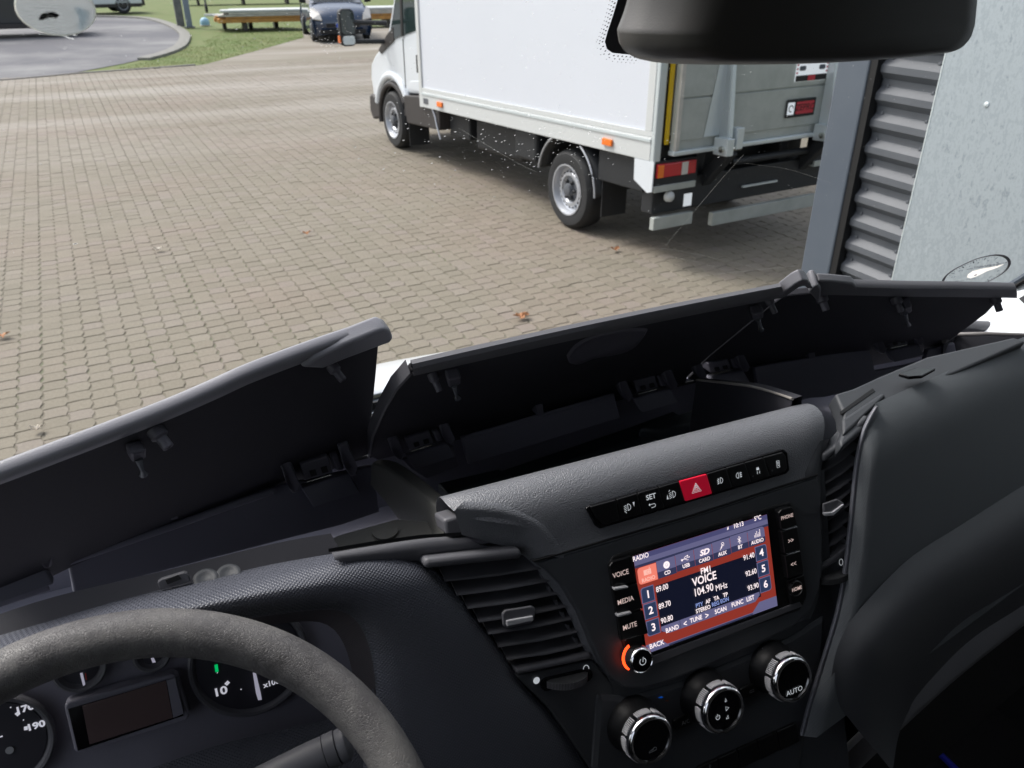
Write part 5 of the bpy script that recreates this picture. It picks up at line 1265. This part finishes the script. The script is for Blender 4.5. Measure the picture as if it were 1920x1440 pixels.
mk('side_moulding', MB().loft([[FA(x, y, o) for x, y in grid2(pts, 16)] for pts, o in (
    ([(622, 1036), (700, 1023), (790, 1010), (872, 1003)], -.022), ([(624, 1040), (705, 1027), (795, 1014), (876, 1008)], -.012),
    ([(628, 1050), (720, 1040), (815, 1030), (900, 1022)], -.010), ([(700, 1060), (780, 1056), (880, 1046), (975, 1034)], -.018), ([(740, 1080), (800, 1075), (880, 1060), (985, 1045)], -.04))]), m_trim, dash, smooth=180)
# tray floors and dark well of the centre compartment
mk('tray_floor', MB().add([(-.7, .45, -.66), (1.36, .50, -.66), (1.36, .90, -.66), (-.7, .90, -.66)], [(0, 1, 2, 3)]), m_wall, dash, solid=.01)
mk('tray_back', MB().add([(-.75, .875, -.68), (1.36, .875, -.68), (1.36, .885, -.572), (-.75, .885, -.572)], [(0, 1, 2, 3)]), m_wall, dash, solid=.004)
mk('tray_sill', MB().add([(-.8, .88, -.575), (1.36, .88, -.575), (1.36, 1.06, -.62), (-.8, 1.06, -.62)], [(0, 1, 2, 3)]), m_black, dash, solid=.004)
teal = mat('tray lining', (.028, .036, .042), .5)
slab('tray_step', [(870, 905), (1180, 800), (1262, 770), (1280, 782), (1195, 822), (900, 920)], zp_(-.60), .02, teal)
slab('tray_step', [(1196, 800), (1330, 755), (1370, 770), (1345, 790), (1240, 806)], zp_(-.56), .02, teal, bevel=.006)
slab('tray_step', [(820, 905), (935, 878), (960, 890), (840, 925)], zp_(-.585), .02, teal)
# right cheek of the centre tray
rt_ = grid2([(1306, 712), (1360, 718), (1420, 727), (1486, 748)], 10); rt2 = grid2([(1310, 708), (1364, 712), (1432, 720), (1505, 742)], 10)
ra = [PY(*q, .74 - .19 * i / 9) for i, q in enumerate(rt_)]; rb = [PY(*q, .74 - .19 * i / 9) for i, q in enumerate(rt2)]
low = [Vector((p.x - .003, p.y, -.60)) for p in ra]; low2 = [Vector((p.x + .012, p.y, -.60)) for p in rb]
chk = mk('tray_cheek', MB().loft([low, ra, rb, low2]), m_lid, dash, smooth=40, bevel=.001)
mk('cheek_highlight', MB().tube(ra, .0016, 8), mat('painted edge highlight', (.3, .28, .26), .4), chk, smooth=60)  # highlight along the cheek's top edge, put in as a pale tube
# right: mouldings between pad and passenger panel, ledge to the far corner
slab('corner_moulding', [(1566, 738), (1600, 728), (1650, 705), (1740, 668), (1900, 632), (1925, 640), (1790, 700), (1700, 736), (1648, 762), (1622, 800), (1580, 838), (1574, 826), (1584, 800), (1580, 770)], lambda x, y: PN(x, y, Vector((0, -.35, .937)), Vector((0, -.35, .937)).dot(FA(1600, 790, -.006))), .02, m_face, None, .003)
slab('moulding_slot', [(1576, 771), (1636, 728), (1641, 733), (1578, 777)], lambda x, y: PN(x, y, Vector((0, -.35, .937)), Vector((0, -.35, .937)).dot(FA(1600, 790, -.006)) + .0008), .002, m_black, None, 0)
slab('moulding_ridge', [(1580, 785), (1655, 735), (1662, 742), (1600, 800), (1582, 815)], lambda x, y: PN(x, y, Vector((0, -.35, .937)), Vector((0, -.35, .937)).dot(FA(1600, 790, -.006)) + .003), .006, m_face, None, .003)
for px, py in ():
    mk('clip_boss', MB().lathe(PZ(px, py, -.412), (0, 0, 1), [(.010, -.003), (.007, -.001), (.004, .0), (.001, .0002)], 20), m_face, dash, smooth=60)
slab('clip_plate', [(1685, 700), (1715, 690), (1755, 690), (1730, 704), (1705, 706)], zp_(-.405), .004, m_gloss, None, .001)
# far corner tray rim
mk('corner_rim', MB().tube([PY(1770, 640, .74), PY(1792, 627, .76), PY(1850, 626, .72), PY(1930, 629, .70)], .0035, 8), mat('pale rim', (.16, .15, .15), .45), dash, smooth=60)
mk('corner_side', MB().add([PY(1770, 645, .74), PY(1792, 629, .76), PY(1930, 632, .70), PY(1930, 700, .70), PY(1760, 720, .74)], [(0, 1, 2, 3, 4)]), m_lid, dash, solid=.003)
mk('screen_edge_trim', MB().tube([PY(1760, 632, .82), PY(1800, 612, .84), PY(1930, 616, .80)], .011, 10), m_trim, dash, smooth=60)

# --- hinge walls under the lids
HL, HM, HR = Vector((-.212, .717, -.55)), Vector((.181, .85, -.553)), Vector((.683, .85, -.545)); HE = Vector((1.06, .773, -.55))
def WL(x, y, o=0): return P3(x, y, HL + Vector((0, -.03 + o, 0)), HM + Vector((0, -.03 + o, 0)), HL + Vector((.0, -.05 + o, -.06)))
def WC(x, y, o=0): return P3(x, y, HM + Vector((0, -.03 + o, 0)), HR + Vector((0, -.03 + o, 0)), HM + Vector((.0, -.05 + o, -.06)))
def WR(x, y, o=0): return P3(x, y, HR + Vector((0, -.03 + o, 0)), HE + Vector((0, -.03 + o, 0)), HR + Vector((.0, -.05 + o, -.06)))
def wallp(pts, fn, lipa=None):
    return slab('hinge_wall', pts, fn, .01, m_wall, None, .002)
wallp([(128, 1046), (512, 914), (700, 872), (712, 960), (640, 985), (560, 1005), (140, 1114)], WL)
wallp([(-60, 1120), (82, 1072), (96, 1108), (-60, 1160)], WL)
mk('wall_lip', MB().tube([WL(130, 1052, -.002), WL(320, 988, -.004), WL(510, 921, -.002)], .004, 8), m_wall, dash, smooth=60)
wallp([(866, 822), (1152, 740), (1164, 785), (880, 872)], WC)
mk('wall_lip', MB().tube([WC(864, 822, -.002), WC(1010, 780, -.003), WC(1150, 740, -.002)], .003, 8), m_wall, dash, smooth=60)
wallp([(752, 862), (850, 836), (862, 876), (800, 900), (770, 880)], WC)
wallp([(1415, 688), (1630, 652), (1642, 696), (1735, 678), (1740, 655), (1790, 642), (1800, 690), (1545, 745), (1425, 752)], WR)
for fn, px, py, s_ in ((WL, 325, 962, 1), (WC, 1012, 768, .9), (WR, 1522, 662, .8)):
    a = fn(px, py - 14, -.006); mk('stop_peg', MB().prism([fn(px - 9 * s_, py - 12 * s_, -.012), fn(px + 7 * s_, py - 16 * s_, -.012), fn(px + 10 * s_, py + 12 * s_, -.012), fn(px - 5 * s_, py + 15 * s_, -.012)], Vector((0, .03, .0))), m_hook, dash, bevel=.002)
def hinge(fn, px, py, ux, uy, vx, vy, s=1.0):
    """px,py centre of the clip block; (ux,uy) px per unit along the hinge line, (vx,vy) px per unit downwards"""
    def Q(u, v, o=-.01): return fn(px + u * ux + v * vx, py + u * uy + v * vy, o)
    h = mk('hinge', MB().prism([Q(-.42, -.35, -.022), Q(.42, -.35, -.022), Q(.42, .28, -.022), Q(-.42, .28, -.022)], Vector((0, .02, 0))), m_hook, dash, bevel=.0015)
    for u0 in (-.98, .78):
        mk('hook', MB().prism([Q(u0, -.62, -.026), Q(u0 + .32, -.62, -.026), Q(u0 + .36, .28, -.034), Q(u0 + .3, .62, -.02), Q(u0 + .08, .62, -.02), Q(u0 + .02, .28, -.034)], Vector((0, .02, .004))), m_hook, h, bevel=.003, bseg=3, smooth=50)
    for u0 in (-.22, .12):
        mk('notch', MB().prism([Q(u0, .0, -.0235), Q(u0 + .18, .0, -.0235), Q(u0 + .18, .2, -.0235), Q(u0, .2, -.0235)], Vector((0, .002, 0))), m_black, h)
    mk('spring_wire', MB().tube([Q(-.40, .34, -.028), Q(.0, .33, -.028), Q(.34, .33, -.028)], .0007, 6), m_steel, h)
    mk('collar', MB().prism([Q(.5, -.3, -.02), Q(.74, -.3, -.02), Q(.78, .3, -.02), Q(.52, .3, -.02)], Vector((0, .02, 0))), m_hook, h, bevel=.003, bseg=3, smooth=50)
    mk('lower_plate', MB().prism([Q(-.6, .5, -.012), Q(.85, .46, -.012), Q(1.0, 1.25, -.022), Q(-.42, 1.3, -.022)], Vector((0, .01, 0))), m_wall, h, bevel=.0015)
    return h
hinge(WL, 594, 880, 62, -18, 16, 50)
hinge(WL, 12, 1060, 72, -24, 14, 48)
hinge(WC, 787, 828, 54, -16, 12, 36)
hinge(WC, 1212, 722, 48, -12, 10, 36)
hinge(WR, 1350, 688, 46, -9, 9, 30)
hinge(WR, 1684, 640, 40, -9, 8, 28)

# --- the three open storage lids
def lid(name, lab, plane, outline, th, rim, rimr, n=5, sm=True):
    t = empty(name, plane(*outline[0]), lab, 'storage lid', 'open storage lids along the dashboard')
    q = [plane(*p) for p in outline]; nrm = (q[1] - q[0]).cross(q[len(q) // 2] - q[0]).normalized()
    if nrm.dot(-q[0]) < 0: nrm = -nrm                                 # towards the driver
    mk('lid_panel', MB().prism(q, -nrm * th), m_lid, t, bevel=.002)
    return t, nrm
PL = lambda x, y, o=0: P3(x, y, HM, HL, Vector((.182, .70, -.313))) * (1 + o)
ol = [(692, 852), (698, 780), (706, 700), (712, 632), (650, 650), (560, 684), (400, 745), (200, 823), (0, 892), (-120, 932), (-120, 1190), (0, 1130), (140, 1062), (520, 925)]
t1, n1 = lid('storage_lid', 'open lid in front of the steering wheel, long grey rim and grip at its end', PL, ol, .012, None, None)
rimc = [(-120, 934), (0, 891), (200, 815), (317, 769), (400, 733), (475, 699), (594, 654), (700, 618), (722, 612)]
rp = grid2(rimc, 40)
def rimloft(pts, plane, n_, lo, hi, th, mt, parent, name='rim'):
    """band along the free edge: lower edge lo px below, upper edge hi px above, rounded over and th thick"""
    rows = []
    nn = len(pts)
    for dy, o in ((lo, -.001), (lo, .0006), (lo * .6, .0012), (lo * .2, .0008), (lo * .05, -.0004), (-1, -.0025), (-1, -.0095), (0, -.0115), (lo, -.012)):
        rows.append([plane(x + dy * .25, y + (dy(i / (nn - 1)) if callable(dy) else dy)) + n_ * o for i, (x, y) in enumerate(pts)])
    return mk(name, MB().loft(rows, False), mt, parent, smooth=70)
def capend(name, plane, pts, n_, o0, o1, mt, parent, bevel=.003):
    q = [plane(*p) + n_ * o0 for p in pts]
    return mk(name, MB().prism(q, n_ * (o1 - o0)), mt, parent, bevel=bevel, bseg=4, smooth=60)
rimloft([q for q in rp], PL, n1, 15, 0, .010, m_rim, t1)
capend('grip', PL, [(560, 682), (585, 664), (640, 638), (700, 614), (716, 608), (728, 613), (733, 626), (726, 636), (700, 645), (640, 667), (600, 684)], n1, -.0125, .006, m_rim, t1, .005)
def fittings(t, plane, n_, hooks, buffers):
    for px, py, s_ in hooks:
        h = mk('latch', MB().prism([plane(px - 20 * s_, py - 22 * s_) , plane(px + 22 * s_, py - 32 * s_), plane(px + 22 * s_, py - 10 * s_), plane(px - 16 * s_, py + 2 * s_)], n_ * .012), m_hook, t, bevel=.002)
        pts = [plane(px, py - 8 * s_) + n_ * .012, plane(px + 2 * s_, py + 6 * s_) + n_ * .018, plane(px + 8 * s_, py + 22 * s_) + n_ * .016]
        mk('latch_tongue', MB().tube(pts, [.0035, .0016, .0038], 10), mat('smoke tongue', (.12, .13, .15), .25), h, smooth=60)
    for px, py, s_ in buffers:
        mk('rubber_buffer', MB().lathe(plane(px, py), (n_ + Vector((.25, 0, -.35))).normalized(), [(.010 * s_, -.002), (.010 * s_, .006), (.0065 * s_, .008), (.0065 * s_, .018), (.003 * s_, .0185), (.002 * s_, .014)], 18), m_hook, t, smooth=40)
fittings(t1, PL, n1, [(248, 846, .72)], [(292, 808, .75), (622, 686, .6)])
PCn = lambda x, y: P3(x, y, HM, HR, Vector((.184, .64, -.335)))
oc = [(694, 856), (702, 815), (722, 768), (745, 728), (773, 697), (900, 668), (1100, 626), (1300, 585), (1462, 551), (1440, 578), (1330, 668), (1290, 706), (1280, 735), (1150, 775), (860, 860), (760, 890)]
t2, n2 = lid('storage_lid', 'open middle lid above the radio with an oval grip recess in its underside', PCn, oc, .010, None, None)
ct = [(773, 692), (900, 663), (1100, 619), (1300, 578), (1466, 546)]
cp_ = grid2(ct, 30)
def thin_rim(pts, plane, n_, lo, hi, th, mt, parent):
    rows = [[plane(x, y + d) + n_ * o for x, y in pts] for d, o in ((lo, -.001), (lo, .004), (0, .0045), (-hi, .003), (-hi - 1.5, -.001), (-hi, -th), (lo, -th))]
    return mk('rim', MB().loft(rows), mt, parent, smooth=50)
thin_rim(cp_, PCn, n2, 6, 6, .006, m_rim2, t2)
mk('side_edge', MB().loft([[PCn(x - 2, y) + n2 * .003 for x, y in oc[:5]], [PCn(x - 5, y - 1) + n2 * .002 for x, y in oc[:5]], [PCn(x - 6, y - 1) - n2 * .012 for x, y in oc[:5]]]), m_trim, t2, smooth=50)
bumpo = [(1462, 552), (1466, 544), (1488, 527), (1503, 519), (1512, 520), (1518, 527), (1522, 536), (1512, 536), (1505, 531), (1496, 533), (1470, 551)]
capend('overlap_flap', PCn, bumpo, n2, -.01, .004, mat('pale worn rim', (.16, .16, .18), .45, bump=(800, .6, .0005)), t2, .002)
gr = [(1062, 665), (1078, 645), (1110, 628), (1160, 616), (1208, 614), (1212, 622), (1195, 645), (1165, 660), (1110, 670), (1085, 680), (1068, 680)]
gq = [tuple(p) for p in smooth_pts(gr + [gr[0]], 3)[:-1]]
gc = sum((Vector(p) for p in gq), Vector((0, 0))) / len(gq)
mk('grip_recess', MB().loft([[PCn(*p) + n2 * .0005 for p in gq], [PCn(*(gc + (Vector(p) - gc) * .93)) + n2 * .003 for p in gq], [PCn(*(gc + (Vector(p) - gc) * .85 + Vector((3, -4)))) + n2 * .001 for p in gq]], True, True), m_hook, t2, smooth=60)
fittings(t2, PCn, n2, [(845, 706, .6), (1414, 584, .5)], [(810, 702, .5), (1441, 560, .5)])
PRt = lambda x, y: P3(x, y, HR, HE, Vector((.664, .66, -.333)))
orr = [(1290, 712), (1330, 668), (1440, 578), (1470, 556), (1530, 550), (1700, 549), (1884, 552), (1850, 588), (1800, 625), (1762, 652), (1735, 668), (1560, 700), (1400, 735)]
t3, n3 = lid('storage_lid', 'open lid on the passenger side with a flat grey rim under the parking dial', PRt, orr, .010, None, None)
rt3 = grid2([(1530, 540), (1620, 542), (1700, 544), (1800, 545), (1905, 547)], 24)
thin_rim(rt3, PRt, n3, 7, 7, .008, m_rim2, t3)
capend('raised_rim', PRt, [(1528, 552), (1526, 530), (1534, 522), (1560, 523), (1598, 527), (1612, 540), (1600, 541), (1580, 546)], n3, -.008, .004, m_rim2, t3, .003)
capend('overlap_flap', PRt, [(1513, 534), (1520, 524), (1530, 521), (1536, 528), (1534, 548), (1526, 550)], n3, -.012, .010, mat('pale worn rim'), t3, .004)
fittings(t3, PRt, n3, [(1692, 576, .55)], [(1540, 556, .7), (1680, 560, .7), (1866, 560, .7)])
capend('latch_ring', PRt, [(1690, 560), (1702, 558), (1704, 566), (1692, 568)], n3, 0, .014, m_hook, t3, .001)

# ================================================================== INSTRUMENT HOOD AND CLUSTER
CO = [(-60, 1208), (0, 1192), (100, 1163), (200, 1133), (300, 1107), (400, 1083), (500, 1060), (600, 1042), (660, 1033), (700, 1027), (740, 1031), (780, 1045), (812, 1065), (836, 1090), (862, 1120), (899, 1168), (937, 1218), (981, 1277), (1031, 1330), (1075, 1385), (1110, 1440), (1150, 1520)]
CI = [(-60, 1290), (0, 1266), (100, 1235), (200, 1212), (300, 1192), (380, 1176), (440, 1164), (500, 1155), (560, 1147), (610, 1143), (640, 1146), (662, 1158), (676, 1175), (688, 1200), (696, 1228), (701, 1255), (704, 1285), (705, 1320), (700, 1360), (690, 1400), (680, 1440), (670, 1520)]
N_ = 70
co = grid2(CO, N_); ci = grid2(CI, N_)
def L2(a, b_, t): return (a[0] + (b_[0] - a[0]) * t, a[1] + (b_[1] - a[1]) * t)
def wl(i):                                         # how much the hood turns up to a lit top, fading down the right side
    t = i / (N_ - 1); return max(0.0, min(1.0, (.62 - t) / .25))
rows = []
for fr0, o_top, o_side in ((0, -.070, -.022), (.0, -.062, -.016), (.10, -.045, -.006), (.22, -.028, -.002), (.36, -.014, -.001), (.50, -.004, -.001), (.58, .0, -.001), (.8, -.003, -.002), (.95, -.006, -.006), (1.0, -.012, -.012), (1.0, -.05, -.05)):
    rows.append([FA(*L2(co[i], ci[i], fr0), o_top * wl(i) + o_side * (1 - wl(i))) for i in range(N_)])
hood = mk('instrument_hood', MB().loft(rows), m_weave, dash, smooth=180)
mk('edge_ridge', MB().tube([FA(*L2(co[i], ci[i], .03), (-.064 * wl(i) - .014 * (1 - wl(i)))) for i in range(N_)], .0012, 6), m_weave, dash, smooth=60)
# lining between hood and gauges; face under the gauges
GP = -.085
def G(px, py, e=0): return FA(px, py, GP + e)
clu = empty('instrument_cluster', G(240, 1330), 'instrument cluster with rev counter, speedometer and dark display behind the wheel', 'instrument cluster')
mk('cluster_lining', MB().loft([[FA(*q, -.05) for q in ci], [FA(q[0] * .96 - 10, q[1] + 22, GP + .006) for q in ci]]), m_ribs, clu, smooth=180)
mk('backplate', MB().prism([G(*q, -.006) for q in ((-160, 1240), (600, 1120), (760, 1200), (760, 1540), (-160, 1600))], -NF * .006), mat('cluster grey', (.21, .205, .25), .5, bump=(1200, .3, .0003)), clu)
def gauge(px, py, r, name, lab=None):
    c = G(px, py, 0)
    g_ = mk(name, MB().lathe(c, NF, [(r, -.002), (r, .003), (r - .0015, .0045), (r - .0035, .004), (r - .005, .001), (r - .007, .0)], 64), mat('gauge rim grey', (.12, .12, .135), .42), clu, smooth=40)
    mk('gauge_face', MB().lathe(c, NF, [(r - .0065, .0), (r - .0065, .0012), (.001, .0012)], 48), mat('gauge face', (.035, .034, .045), .5), g_)
    return c, g_
RPX = lambda px, py, dpx: (G(px + dpx, py) - G(px, py)).length
rT = RPX(468, 1236, 109)
cT, gT = gauge(468, 1236, rT, 'rev_counter')
def gt(c, s, px, py, size, mt, g_, **k): txt(s, G(px, py, .0022), size, mt, g_, **k)
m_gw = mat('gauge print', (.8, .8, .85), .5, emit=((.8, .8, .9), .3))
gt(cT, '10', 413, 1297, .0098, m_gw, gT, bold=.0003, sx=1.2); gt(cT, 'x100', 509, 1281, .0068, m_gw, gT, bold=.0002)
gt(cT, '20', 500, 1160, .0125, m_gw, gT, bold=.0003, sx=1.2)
def bar(p0, p1, w_, mt, g_, name, e=.0024): mk(name, MB().ribbon([G(*p0, e), G(*p1, e)], w_, NF), mt, g_)
bar((423, 1284), (429, 1278), .003, m_gw, gT, 'scale_mark'); bar((405, 1246), (407, 1260), .0026, mat('green band', (.0, .5, .15), .5, emit=((0, .6, .15), .4)), gT, 'green_band')
for a, b_ in (((451, 1292), (453, 1293)), ((407, 1261), (408, 1262))): bar(a, b_, .001, m_gw, gT, 'minor_mark')
mk('pointer', MB().add([G(*q, .008) for q in ((474, 1262), (480, 1262), (489, 1300), (491, 1312), (484, 1313), (480, 1300))], [tuple(range(6))]), mat('pointer white', (.7, .68, .78), .5, emit=((.7, .68, .85), .2)), gT, solid=.001)
rS_ = RPX(0, 1400, 106)
cS, gS = gauge(-2, 1394, rS_, 'speedometer')
gt(cS, '170', 46, 1329, .0074, m_gw, gS, bold=.0003, sx=1.2); gt(cS, '190', 67, 1361, .0074, m_gw, gS, bold=.0003, sx=1.2)
bar((30, 1341), (36, 1336), .003, m_gw, gS, 'scale_mark'); bar((45, 1366), (52, 1365), .003, m_gw, gS, 'scale_mark')
for a, b_ in (((19, 1326), (21, 1327)), ((43, 1350), (45, 1350)), ((0, 1382), (5, 1380))): bar(a, b_, .001, m_gw, gS, 'minor_mark')
mk('light_sensor', MB().disc(G(18, 1407, .0022), XF, VF, .003, 16), m_print, gS)
c_, g3 = gauge(150, 1250, RPX(150, 1250, 52), 'fuel_gauge'); mk('pointer', MB().add([G(*q, .006) for q in ((150, 1262), (155, 1261), (160, 1283), (156, 1285))], [(0, 1, 2, 3)]), mat('pointer white'), g3, solid=.001)
bar((160, 1262), (162, 1275), .001, mat('red mark', (.4, .03, .02), .5), g3, 'red_mark')
c_, g4 = gauge(285, 1226, RPX(285, 1226, 36), 'temperature_gauge'); mk('pointer', MB().add([G(*q, .006) for q in ((283, 1235), (288, 1234), (292, 1242), (286, 1243))], [(0, 1, 2, 3)]), mat('pointer white'), g4, solid=.001)
dq = [(120, 1324), (128, 1316), (322, 1264), (333, 1268), (356, 1340), (352, 1350), (152, 1413), (140, 1410)]
o = mk('display_bezel', MB().prism([G(*q, .010) for q in dq], -NF * .014), mat('cluster grey'), clu, bevel=.002)
mk('display_recess', MB().prism([G(*q, .0112) for q in ((128, 1330), (322, 1274), (344, 1342), (146, 1408))], -NF * .002), m_gloss, o)
mk('display_glass', MB().prism([G(*q, .0128) for q in ((154, 1324), (311, 1276), (324, 1346), (168, 1396))], -NF * .001), mat('display brown reflection', (.13, .09, .09), .22), o)  # brown reflection in the display is put into its base colour
mk('display_edge', MB().prism([G(*q, .0128) for q in ((312, 1276), (328, 1271), (344, 1338), (325, 1346))], -NF * .001), mat('cluster grey'), o)
mk('column_shroud', MB().loft([[FA(*q, o) for q in grid2([(200, 1470), (400, 1400), (520, 1370), (640, 1340), (700, 1290)], 16)] for o in (-.05, -.045)] + [[FA(*q, -.03) for q in grid2([(200, 1560), (400, 1500), (520, 1480), (640, 1500), (760, 1560)], 16)]]), m_weave, dash, smooth=180)
# sockets on the edge behind the hood
slab('sensor_clip', [(295, 1092), (303, 1086), (345, 1073), (352, 1075), (358, 1090), (300, 1106)], lambda x, y: FA(x, y, -.055), .006, m_trim, None, .001)
mk('clip_slot', MB().prism([FA(*q, -.054) for q in ((310, 1088), (334, 1078), (340, 1086), (314, 1096))], -NF * .001), m_black, dash)
for px, py in ((385, 1084), (428, 1075)): mk('clip_boss', MB().lathe(FA(px, py, -.058), (0, -.2, .98), [(.010, -.004), (.010, .0), (.009, .0006), (.006, .0004), (.005, -.0004)], 22), m_face, dash, smooth=50)
mk('hood_ledge', MB().loft([[FA(x, y, o) for x, y in grid2(pts, 20)] for pts, o in (([(-80, 1215), (100, 1163), (300, 1108), (500, 1062), (640, 1036)], -.066), ([(-80, 1180), (90, 1122), (300, 1072), (500, 1022), (620, 1000)], -.075))]), m_lid, dash, smooth=180)

# ================================================================== STEERING WHEEL
CW = Vector((-.107, .336, -.534)); bt = .877
VW = Vector((0, sin(bt), cos(bt))); NWh = Vector((0, -cos(bt), sin(bt))); RW = .19
whl = empty('steering_wheel', CW, 'grey worn leather steering wheel rim crossing the lower left of the view', 'steering wheel')
rows = []
for i in range(97):
    a = 2 * pi * i / 96; d = XF * cos(a) + VW * sin(a); c = CW + d * RW
    rows.append([c + d * .0168 * cos(2 * pi * j / 20) + NWh * .0185 * sin(2 * pi * j / 20) for j in range(20)])
mk('rim', MB().loft(rows, True), m_leather, whl, smooth=180, subd=1)
hubc = CW - NWh * .035
mk('hub', MB().lathe(hubc, NWh, [(.05, -.03), (.085, -.02), (.088, .0), (.075, .015), (.04, .022), (.001, .024)], 40), m_face, whl, smooth=60)
for a in (200, 340, 270):
    d = XF * cos(radians(a)) + VW * sin(radians(a)); s_ = NWh.cross(d)
    mk('spoke', MB().loft([[hubc + d * r + s_ * w_ * cos(2 * pi * j / 12) + NWh * (.035 * (r / RW) ** 2 + .008 * sin(2 * pi * j / 12)) for j in range(12)] for r, w_ in ((.06, .03), (.1, .022), (.15, .018), (.188, .02))], True, True), m_face, whl, smooth=180)
stk_ = empty('indicator_stalk', FA(640, 1395, .06), 'black cylindrical control stalk with a segmented end behind the wheel rim', 'stalk')
p0, p1 = FA(430, 1490, .03), FA(655, 1392, .045)
dd = (p1 - p0).normalized(); Ls = (p1 - p0).length; r_ = .0125
mk('stalk_body', MB().lathe(p0, dd, [(.009, 0), (.0115, Ls * .45), (r_, Ls * .68), (r_, Ls * .80)], 28), m_trim, stk_, smooth=50)
mk('twist_ring', MB().lathe(p0, dd, [(r_ - .001, Ls * .80), (r_ + .0004, Ls * .81), (r_ + .0004, Ls * .90), (r_ - .001, Ls * .905)], 28), m_trim, stk_, smooth=50)
mk('end_cap', MB().lathe(p0, dd, [(r_ - .001, Ls * .905), (r_, Ls * .915), (r_, Ls * .98), (r_ - .004, Ls * 1.01), (.001, Ls * 1.015)], 28), m_trim, stk_, smooth=50)
